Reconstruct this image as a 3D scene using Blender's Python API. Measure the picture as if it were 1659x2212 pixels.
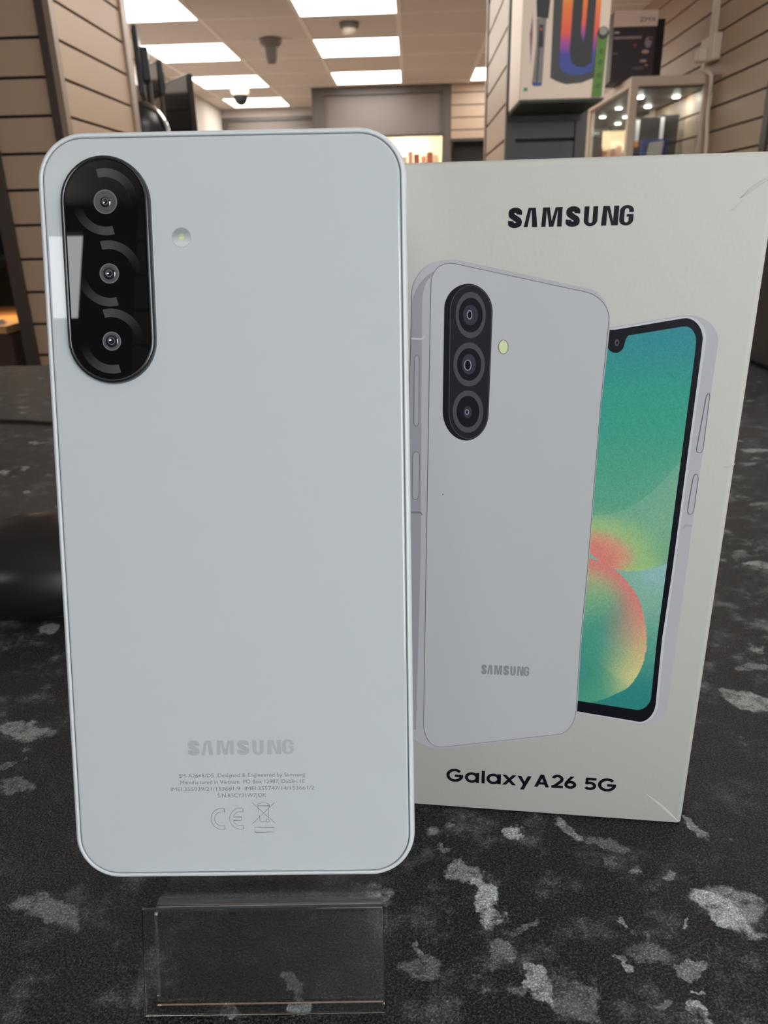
import bpy, bmesh, math, random
from mathutils import Vector, Matrix
from mathutils.geometry import tessellate_polygon
random.seed(7)
SC = bpy.context.scene
for o in list(bpy.data.objects):
    bpy.data.objects.remove(o)

# ------------------------------------------------------------------ camera
CAM_H = 0.160596
R0 = Vector((0.99916, 0.0339, -0.02285))      # camera right in world axes
R1 = Vector((-0.00888, -0.36568, -0.9307))    # camera down
R2 = Vector((-0.03991, 0.93012, -0.36507))    # camera forward
cam = bpy.data.cameras.new('camera')
camo = bpy.data.objects.new('camera', cam)
SC.collection.objects.link(camo)
camo.matrix_world = Matrix((
    (R0.x, -R1.x, -R2.x, 0), (R0.y, -R1.y, -R2.y, 0), (R0.z, -R1.z, -R2.z, CAM_H), (0, 0, 0, 1)))
cam.sensor_fit = 'VERTICAL'
cam.sensor_height = 36.0
cam.lens = 1605.0 / 2212.0 * 36.0
cam.clip_start = 0.005
cam.clip_end = 60
cam.dof.use_dof = True
cam.dof.focus_distance = 0.188
cam.dof.aperture_fstop = 34.0
SC.camera = camo

# ------------------------------------------------------------------ world and exposure
w = bpy.data.worlds.new('world'); SC.world = w; w.use_nodes = True
w.node_tree.nodes['Background'].inputs[0].default_value = (0.85, 0.9, 1, 1)
w.node_tree.nodes['Background'].inputs[1].default_value = 0.05
SC.view_settings.view_transform = 'Standard'
SC.view_settings.look = 'None'
SC.view_settings.gamma = 1.0
SC.view_settings.exposure = 0.45
SC.view_settings.use_curve_mapping = False
SC.cycles.max_bounces = 10
SC.cycles.transparent_max_bounces = 16
SC.cycles.transmission_bounces = 10
SC.cycles.caustics_refractive = True
SC.cycles.caustics_reflective = False

FILL_STRENGTH = 5.7        # daylight strength of an added, unseen panel behind the camera on the right
PANEL_LIGHT = 6.5         # radiance of the ceiling light diffusers
CEIL = 1.28

# ------------------------------------------------------------------ materials
def lin(c):
    return tuple((v/255/12.92 if v/255 <= 0.04045 else ((v/255+0.055)/1.055)**2.4) for v in c)

def mat(name, col, rough=0.5, metal=0.0, spec=0.5, emit=None, es=0.0, trans=0.0, ior=1.5, coat=0.0,
        noise=0.0, nscale=20.0, bump=0.0, bscale=300.0, coat_rough=0.03):
    m = bpy.data.materials.new(name); m.use_nodes = True
    nt = m.node_tree; b = nt.nodes['Principled BSDF']
    col = tuple(col)[:3] + (1,)
    b.inputs['Base Color'].default_value = col
    b.inputs['Roughness'].default_value = rough
    b.inputs['Metallic'].default_value = metal
    b.inputs['Specular IOR Level'].default_value = spec
    b.inputs['IOR'].default_value = ior
    b.inputs['Transmission Weight'].default_value = trans
    b.inputs['Coat Weight'].default_value = coat
    b.inputs['Coat Roughness'].default_value = coat_rough
    if emit:
        b.inputs['Emission Color'].default_value = tuple(emit)[:3] + (1,)
        b.inputs['Emission Strength'].default_value = es
    tc = nt.nodes.new('ShaderNodeTexCoord')
    if noise:
        n = nt.nodes.new('ShaderNodeTexNoise'); n.inputs['Scale'].default_value = nscale; n.inputs['Detail'].default_value = 4
        nt.links.new(tc.outputs['Object'], n.inputs['Vector'])
        mx = nt.nodes.new('ShaderNodeMix'); mx.data_type = 'RGBA'
        mx.inputs[6].default_value = tuple(c*(1-noise) for c in col[:3]) + (1,)
        mx.inputs[7].default_value = tuple(min(1, c*(1+noise)) for c in col[:3]) + (1,)
        nt.links.new(n.outputs['Fac'], mx.inputs[0]); nt.links.new(mx.outputs[2], b.inputs['Base Color'])
    if bump:
        n = nt.nodes.new('ShaderNodeTexNoise'); n.inputs['Scale'].default_value = bscale; n.inputs['Detail'].default_value = 3
        nt.links.new(tc.outputs['Object'], n.inputs['Vector'])
        bp = nt.nodes.new('ShaderNodeBump'); bp.inputs['Strength'].default_value = bump; bp.inputs['Distance'].default_value = 0.001
        nt.links.new(n.outputs['Fac'], bp.inputs['Height']); nt.links.new(bp.outputs['Normal'], b.inputs['Normal'])
    return m

class N:
    """tiny node-math helper"""
    def __init__(s, nt): s.nt = nt
    def m(s, op, a, b=0.0, c=0.0, clamp=False):
        n = s.nt.nodes.new('ShaderNodeMath'); n.operation = op; n.use_clamp = clamp
        for i, v in enumerate((a, b, c)):
            if isinstance(v, (int, float)): n.inputs[i].default_value = v
            else: s.nt.links.new(v, n.inputs[i])
        return n.outputs[0]
    def ss(s, v, a, b, t0=0.0, t1=1.0):
        n = s.nt.nodes.new('ShaderNodeMapRange'); n.interpolation_type = 'SMOOTHSTEP'
        s.nt.links.new(v, n.inputs[0])
        for i, x in enumerate((a, b, t0, t1)): n.inputs[i+1].default_value = x
        return n.outputs[0]
    def noise(s, vec, scale, detail=4, rough=0.5):
        n = s.nt.nodes.new('ShaderNodeTexNoise'); n.inputs['Scale'].default_value = scale
        n.inputs['Detail'].default_value = detail; n.inputs['Roughness'].default_value = rough
        s.nt.links.new(vec, n.inputs['Vector']); return n
    def mix(s, f, a, b):
        n = s.nt.nodes.new('ShaderNodeMix'); n.data_type = 'RGBA'
        if isinstance(f, (int, float)): n.inputs[0].default_value = f
        else: s.nt.links.new(f, n.inputs[0])
        for i, v in ((6, a), (7, b)):
            if isinstance(v, tuple): n.inputs[i].default_value = v[:3] + (1,)
            else: s.nt.links.new(v, n.inputs[i])
        return n.outputs[2]

# ------------------------------------------------------------------ object helpers
def link(o, parent=None):
    SC.collection.objects.link(o)
    if parent: o.parent = parent
    return o

def tag(o, label=None, cat=None, group=None, kind=None):
    if label: o['label'] = label
    if cat: o['category'] = cat
    if group: o['group'] = group
    if kind: o['kind'] = kind
    return o

def empty(name, loc=(0, 0, 0), rot=None):
    o = bpy.data.objects.new(name, None); o.empty_display_size = 0.02
    if rot is not None:
        o.matrix_world = Matrix.Translation(loc) @ rot.to_4x4()
    else:
        o.location = loc
    return link(o)

class MB:
    """collects shapes into ONE mesh"""
    def __init__(s): s.v = []; s.f = []; s.mi = []
    def add(s, vs, fs, mi=0):
        k = len(s.v); s.v += [tuple(v) for v in vs]; s.f += [tuple(i+k for i in f) for f in fs]; s.mi += [mi]*len(fs); return s
    def box(s, x0, x1, y0, y1, z0, z1, mi=0):
        return s.add([(x0,y0,z0),(x1,y0,z0),(x1,y1,z0),(x0,y1,z0),(x0,y0,z1),(x1,y0,z1),(x1,y1,z1),(x0,y1,z1)],
                     [(0,3,2,1),(4,5,6,7),(0,1,5,4),(1,2,6,5),(2,3,7,6),(3,0,4,7)], mi)
    def loft(s, rings, cap0=True, cap1=True, mi=0):
        k = len(s.v); n = len(rings[0])
        for r in rings: s.v += [tuple(p) for p in r]
        for j in range(len(rings)-1):
            for i in range(n):
                a = k+j*n+i; b = k+j*n+(i+1) % n
                s.f.append((a, b, b+n, a+n)); s.mi.append(mi)
        if cap0: s.f.append(tuple(k+i for i in reversed(range(n)))); s.mi.append(mi)
        if cap1: s.f.append(tuple(k+(len(rings)-1)*n+i for i in range(n))); s.mi.append(mi)
        return s
    def poly(s, pts, y, mi=0):
        """flat polygon in the x/z plane (metres) facing -y, at depth y"""
        tri = tessellate_polygon([[Vector((p[0], p[1], 0)) for p in pts]])
        k = len(s.v); s.v += [(p[0], y, p[1]) for p in pts]
        for t in tri:
            a, b, c = t
            A, B, C = pts[a], pts[b], pts[c]
            cr = (B[0]-A[0])*(C[1]-A[1]) - (B[1]-A[1])*(C[0]-A[0])
            if cr < 0: b, c = c, b
            s.f.append((k+a, k+b, k+c)); s.mi.append(mi)
        return s
    def stroke(s, pts, wd, y, closed=False, mi=0):
        """flat line of width wd along pts in the x/z plane, facing -y"""
        n = len(pts); P = [Vector(p) for p in pts]; L = []; Rr = []
        for i in range(n):
            if closed: a, b = P[(i-1) % n], P[(i+1) % n]
            else: a, b = P[max(0, i-1)], P[min(n-1, i+1)]
            t = (b-a).normalized(); nn = Vector((-t.y, t.x))
            # mitre
            if (closed or 0 < i < n-1):
                t1 = (P[i]-P[(i-1) % n]).normalized(); n1 = Vector((-t1.y, t1.x)); d = max(0.45, nn.dot(n1))
            else: d = 1
            L.append(P[i]+nn*wd/2/d); Rr.append(P[i]-nn*wd/2/d)
        k = len(s.v); s.v += [(p.x, y, p.y) for p in L] + [(p.x, y, p.y) for p in Rr]
        m = n if closed else n-1
        for i in range(m):
            j = (i+1) % n
            s.f.append((k+n+i, k+n+j, k+j, k+i)); s.mi.append(mi)
        return s
    def tube(s, pts, r, n=10, mi=0, cap=True):
        P = [Vector(p) for p in pts]; rings = []; up = Vector((0, 0, 1))
        u = None
        for i, p in enumerate(P):
            t = (P[min(i+1, len(P)-1)]-P[max(i-1, 0)]).normalized()
            if u is None:
                u = t.cross(up if abs(t.z) < .9 else Vector((1, 0, 0))).normalized()
            u = (u - t*u.dot(t)).normalized(); v = t.cross(u)
            rr = r[i] if isinstance(r, (list, tuple)) else r
            rings.append([p+u*math.cos(2*math.pi*a/n)*rr+v*math.sin(2*math.pi*a/n)*rr for a in range(n)])
        return s.loft(rings, cap, cap, mi)
    def lathe(s, c, prof, n=32, axis='z', mi=0):
        """prof: (radius, height) list"""
        rings = []
        for r, h in prof:
            ring = []
            for i in range(n):
                a = 2*math.pi*i/n; x, y = r*math.cos(a), r*math.sin(a)
                if axis == 'z': ring.append((c[0]+x, c[1]+y, c[2]+h))
                elif axis == 'y': ring.append((c[0]+x, c[1]-h, c[2]+y))
                else: ring.append((c[0]-h, c[1]-x, c[2]+y))
            rings.append(ring)
        return s.loft(rings, True, True, mi)
    def xf(s, M):
        s.v = [tuple(M @ Vector(v)) for v in s.v]; return s
    def build(s, name, mats, parent=None, smooth=False, bevel=0.0, seg=2, angle=35, recalc=False):
        me = bpy.data.meshes.new(name); me.from_pydata(s.v, [], s.f)
        mats = mats if isinstance(mats, (list, tuple)) else [mats]
        for m in mats: me.materials.append(m)
        for p, i in zip(me.polygons, s.mi): p.material_index = i
        me.validate(); me.update()
        if recalc:
            bm = bmesh.new(); bm.from_mesh(me); bmesh.ops.recalc_face_normals(bm, faces=bm.faces[:]); bm.to_mesh(me); bm.free()
        o = bpy.data.objects.new(name, me); link(o, parent)
        if smooth or bevel:
            for p in me.polygons: p.use_smooth = True
            me.set_sharp_from_angle(angle=math.radians(angle))
        if bevel:
            b = o.modifiers.new('bevel', 'BEVEL'); b.width = bevel; b.segments = seg; b.limit_method = 'ANGLE'
            b.angle_limit = math.radians(40)
        return o

def rr(x0, x1, z0, z1, r, n=10):
    """rounded rectangle outline, CCW, in the x/z plane"""
    pts = []
    for cx, cz, a0 in ((x1-r, z1-r, 0), (x0+r, z1-r, 90), (x0+r, z0+r, 180), (x1-r, z0+r, 270)):
        for i in range(n+1):
            a = math.radians(a0+90*i/n); pts.append((cx+r*math.cos(a), cz+r*math.sin(a)))
    return pts

def arc(cx, cz, rx, rz, a0, a1, n=24):
    return [(cx+rx*math.cos(math.radians(a0+(a1-a0)*i/n)), cz+rz*math.sin(math.radians(a0+(a1-a0)*i/n))) for i in range(n+1)]

def at_y(pts, y): return [(p[0], y, p[1]) for p in pts]

def text_mb(s, x0, x1, zb, cap, y, bold=0.0, mb=None):
    """flat text in the x/z plane from x0 to x1 on baseline zb with capital height cap"""
    cu = bpy.data.curves.new('t', 'FONT'); cu.body = s; cu.resolution_u = 3; cu.offset = bold
    to = bpy.data.objects.new('t', cu); SC.collection.objects.link(to)
    dg = bpy.context.evaluated_depsgraph_get(); me = bpy.data.meshes.new_from_object(to.evaluated_get(dg))
    xs = [v.co.x for v in me.vertices]; lo, hi = min(xs), max(xs)
    sx = (x1-x0)/(hi-lo); sz = cap/0.7
    mb = mb or MB()
    vs = [(x0+(v.co.x-lo)*sx, y, zb+v.co.y*sz) for v in me.vertices]
    mb.add(vs, [tuple(p.vertices) for p in me.polygons])
    bpy.data.objects.remove(to); bpy.data.curves.remove(cu); bpy.data.meshes.remove(me)
    return mb

def smooth_path(p, sub=6):
    out = []
    for i in range(len(p)-1):
        a, b, c, d = p[max(0, i-1)], p[i], p[i+1], p[min(len(p)-1, i+2)]
        for k in range(sub):
            t = k/sub
            out.append(tuple(0.5*((2*b[j])+(-a[j]+c[j])*t+(2*a[j]-5*b[j]+4*c[j]-d[j])*t*t+(-a[j]+3*b[j]-3*c[j]+d[j])*t**3) for j in range(len(b))))
    out.append(tuple(p[-1])); return out

def brand_mb(x0, x1, zb, h, y, mb=None):
    """the seven-letter wordmark, heavy condensed capitals, A without its bar; total design width 6.34 for height 1"""
    mb = mb or MB(); K = (x1-x0)/6.42
    def T(pts, ox): return [(x0+(ox+p[0])*K, zb+p[1]*h) for p in pts]
    def S(ox):
        up = smooth_path([(.545,.66),(.54,.80),(.34,.895),(.145,.80),(.15,.64),(.34,.49),(.53,.35),(.54,.19),(.335,.105),(.13,.19),(.13,.34)], 6)
        n = len(up); mb_s = []
        L, Rr = [], []
        for i, p in enumerate(up):
            a, b = Vector(up[max(0, i-1)]), Vector(up[min(n-1, i+1)]); t = (b-a).normalized(); nn = Vector((-t.y, t.x))
            # vertical strokes are wider than the horizontal curves
            wd = .115 + .02*abs(t.y) + .025*(1-abs(abs(t.x)-.75))
            L.append((p[0]+nn.x*wd, p[1]+nn.y*wd)); Rr.append((p[0]-nn.x*wd, p[1]-nn.y*wd))
        for i in range(n-1): mb.poly(T([L[i], Rr[i], Rr[i+1], L[i+1]], ox), y)
    S(0)
    mb.poly(T([(0,0),(.22,1),(.60,1),(.72,0),(.45,0),(.385,.86),(.36,.86),(.21,0)], .80), y)
    mb.poly(T([(0,0),(.05,1),(.40,1),(.53,.30),(.70,1),(1.06,1),(1.06,0),(.82,0),(.82,.86),(.64,0),(.41,0),(.25,.86),(.23,0)], 1.72), y)
    S(3.0)
    o = [(0,1),(0,.30)] + arc(.35,.30,.35,.32,180,360,14)[1:] + [(.70,1),(.45,1),(.45,.26)] + arc(.35,.26,.10,.11,360,180,8)[1:] + [(.25,1)]
    mb.poly(T(o, 3.90), y)
    mb.poly(T([(0,0),(.05,1),(.38,1),(.60,.24),(.60,1),(.86,1),(.86,0),(.53,0),(.27,.80),(.27,0)], 4.80), y)
    g = ([(.71,.66),(.71,.74)] + arc(.355,.72,.355,.30,0,180,14) + arc(.355,.28,.355,.30,180,360,14) + [(.71,.56),(.36,.56),(.36,.43),(.47,.43),(.47,.26)]
         + arc(.36,.26,.11,.12,0,-180,8) + [(.25,.74)] + arc(.36,.74,.11,.12,180,0,8) + [(.47,.66)])
    mb.poly(T(g, 5.71), y)
    return mb

# ---- print outlines on the phone box, in mm from the lower left corner of its front; fleck positions on the worktop in m
glass=[(10.37,29.42),(11.97,140.27),(12.11,147.15),(12.19,148.03),(12.41,148.82),(12.75,149.53),(13.2,150.13),(13.74,150.62),(14.38,151.0),(15.09,151.25),(15.87,151.38),(16.71,151.37),(17.6,151.22),(46.15,144.93),(47.04,144.67),(47.87,144.31),(48.64,143.86),(49.35,143.32),(49.98,142.71),(50.53,142.05),(50.97,141.33),(51.31,140.57),(51.52,139.78),(51.61,138.98),(51.32,119.37),(51.45,77.06),(51.21,58.12),(51.54,36.2),(51.48,35.05),(51.33,33.93),(51.09,32.87),(50.77,31.88),(50.36,30.98),(49.89,30.18),(49.36,29.5),(48.78,28.95),(48.15,28.56),(47.48,28.33),(15.68,21.68),(14.78,21.6),(13.94,21.75),(13.15,22.12),(12.45,22.68),(11.83,23.44),(11.3,24.36),(10.88,25.44),(10.58,26.65),(10.41,27.98),(10.37,29.42)]
frame=[(7.4,104.99),(7.75,144.38),(7.8,145.43),(8.0,146.45),(8.33,147.42),(8.79,148.34),(9.36,149.18),(10.03,149.94),(10.79,150.6),(11.62,151.15),(12.53,151.58),(13.48,151.87),(13.89,151.95),(14.34,152.02),(14.81,152.08),(15.32,152.11),(15.83,152.13),(16.35,152.14),(16.87,152.13),(17.37,152.1),(17.86,152.05),(18.3,151.99),(47.1,145.55),(47.84,145.27),(48.54,144.85),(49.21,144.3),(49.83,143.63),(50.39,142.86),(50.88,142.0),(51.3,141.07),(51.63,140.08),(51.86,139.05),(51.99,137.98),(51.47,119.37),(51.68,77.07),(51.44,58.13),(51.84,36.22),(51.8,34.99),(51.66,33.81),(51.41,32.68),(51.08,31.62),(50.67,30.66),(50.18,29.8),(49.62,29.07),(49.01,28.48),(48.34,28.06),(47.64,27.81),(15.95,20.99),(15.19,20.91),(14.37,20.93),(13.51,21.04),(12.63,21.23),(11.73,21.49),(10.84,21.82),(9.98,22.22),(9.15,22.68),(8.38,23.2),(7.68,23.76),(5.75,29.09),(6.27,92.86)]
side=[(6.37,104.97),(7.75,144.38),(7.82,145.4),(8.03,146.38),(8.37,147.33),(8.83,148.22),(9.4,149.04),(10.07,149.78),(10.82,150.43),(11.65,150.97),(12.54,151.39),(13.49,151.67),(11.43,149.84),(11.19,149.55),(10.97,149.17),(10.77,148.72),(10.58,148.21),(10.42,147.64),(10.29,147.03),(10.18,146.39),(10.11,145.72),(10.07,145.04),(10.07,144.36),(9.63,82.88),(8.23,29.27),(6.4,29.14)]
keyA=[(8.08,115.21),(8.26,130.33),(8.28,130.48),(8.31,130.62),(8.35,130.75),(8.39,130.87),(8.45,130.97),(8.51,131.06),(8.58,131.13),(8.65,131.19),(8.73,131.22),(8.81,131.23),(8.91,131.22),(9.0,131.18),(9.08,131.11),(9.16,131.02),(9.23,130.91),(9.29,130.78),(9.34,130.63),(9.37,130.47),(9.39,130.3),(9.4,130.11),(9.25,115.67),(9.24,115.45),(9.21,115.24),(9.17,115.04),(9.12,114.86),(9.06,114.7),(9.0,114.57),(8.93,114.46),(8.85,114.37),(8.77,114.32),(8.69,114.3),(8.59,114.31),(8.49,114.35),(8.4,114.4),(8.32,114.47),(8.25,114.56),(8.19,114.67),(8.14,114.79),(8.11,114.92),(8.09,115.06),(8.08,115.21)]
keyB=[(7.58,96.58),(7.75,106.77),(7.76,106.96),(7.79,107.14),(7.84,107.31),(7.91,107.47),(7.99,107.6),(8.08,107.72),(8.18,107.82),(8.3,107.89),(8.42,107.93),(8.55,107.95),(8.7,107.94),(8.84,107.89),(8.97,107.82),(9.09,107.71),(9.19,107.59),(9.28,107.44),(9.35,107.27),(9.41,107.09),(9.44,106.89),(9.45,106.68),(9.26,97.11),(9.24,96.87),(9.2,96.64),(9.14,96.43),(9.07,96.24),(8.98,96.07),(8.88,95.92),(8.77,95.8),(8.65,95.71),(8.52,95.65),(8.38,95.63),(8.25,95.63),(8.13,95.67),(8.01,95.72),(7.9,95.8),(7.81,95.9),(7.73,96.01),(7.66,96.13),(7.62,96.27),(7.59,96.42),(7.58,96.58)]
bandA=[(7.59,135.21),(9.84,135.09),(9.97,135.1),(10.08,135.14),(10.2,135.19),(10.3,135.25),(10.39,135.34),(10.47,135.43),(10.54,135.54),(10.59,135.66),(10.63,135.79),(10.65,135.93),(10.81,135.93),(10.78,135.74),(10.73,135.56),(10.66,135.39),(10.58,135.24),(10.48,135.1),(10.37,134.98),(10.25,134.88),(10.12,134.8),(9.98,134.75),(9.84,134.73),(7.59,134.79)]
bandB=[(7.2,92.39),(9.19,92.44),(9.34,92.42),(9.48,92.37),(9.62,92.3),(9.74,92.22),(9.85,92.12),(9.94,92.01),(10.01,91.89),(10.07,91.76),(10.1,91.62),(10.12,91.48),(9.88,91.47),(9.87,91.55),(9.85,91.63),(9.81,91.7),(9.75,91.76),(9.68,91.82),(9.6,91.86),(9.51,91.9),(9.41,91.93),(9.3,91.94),(9.18,91.95),(7.2,91.89)]
island=[(14.95,118.09),(15.12,141.88),(15.23,142.74),(15.47,143.54),(15.82,144.29),(16.27,144.96),(16.81,145.55),(17.44,146.06),(18.14,146.46),(18.89,146.76),(19.7,146.94),(20.55,147.0),(21.38,146.89),(22.18,146.64),(22.92,146.27),(23.62,145.77),(24.24,145.18),(24.79,144.48),(25.25,143.71),(25.61,142.86),(25.86,141.94),(26.0,140.98),(25.79,117.18),(25.69,116.17),(25.47,115.21),(25.14,114.32),(24.71,113.5),(24.18,112.77),(23.57,112.14),(22.89,111.63),(22.14,111.24),(21.35,110.99),(20.51,110.9),(19.61,111.04),(18.75,111.34),(17.95,111.8),(17.23,112.39),(16.58,113.12),(16.03,113.95),(15.58,114.88),(15.24,115.89),(15.03,116.96),(14.95,118.09)]
islface=[(16.43,117.77),(16.48,141.46),(16.58,142.33),(16.78,143.14),(17.08,143.89),(17.47,144.58),(17.93,145.18),(18.45,145.69),(19.04,146.1),(19.68,146.4),(20.36,146.59),(21.07,146.64),(21.79,146.52),(22.47,146.26),(23.12,145.88),(23.72,145.39),(24.26,144.81),(24.74,144.14),(25.14,143.39),(25.46,142.57),(25.69,141.7),(25.82,140.78),(25.62,117.18),(25.52,116.24),(25.32,115.35),(25.03,114.53),(24.65,113.77),(24.19,113.09),(23.67,112.51),(23.08,112.03),(22.44,111.68),(21.76,111.45),(21.05,111.37),(20.31,111.51),(19.6,111.8),(18.94,112.22),(18.34,112.76),(17.8,113.4),(17.34,114.14),(16.96,114.96),(16.68,115.85),(16.5,116.79),(16.43,117.77)]
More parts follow.
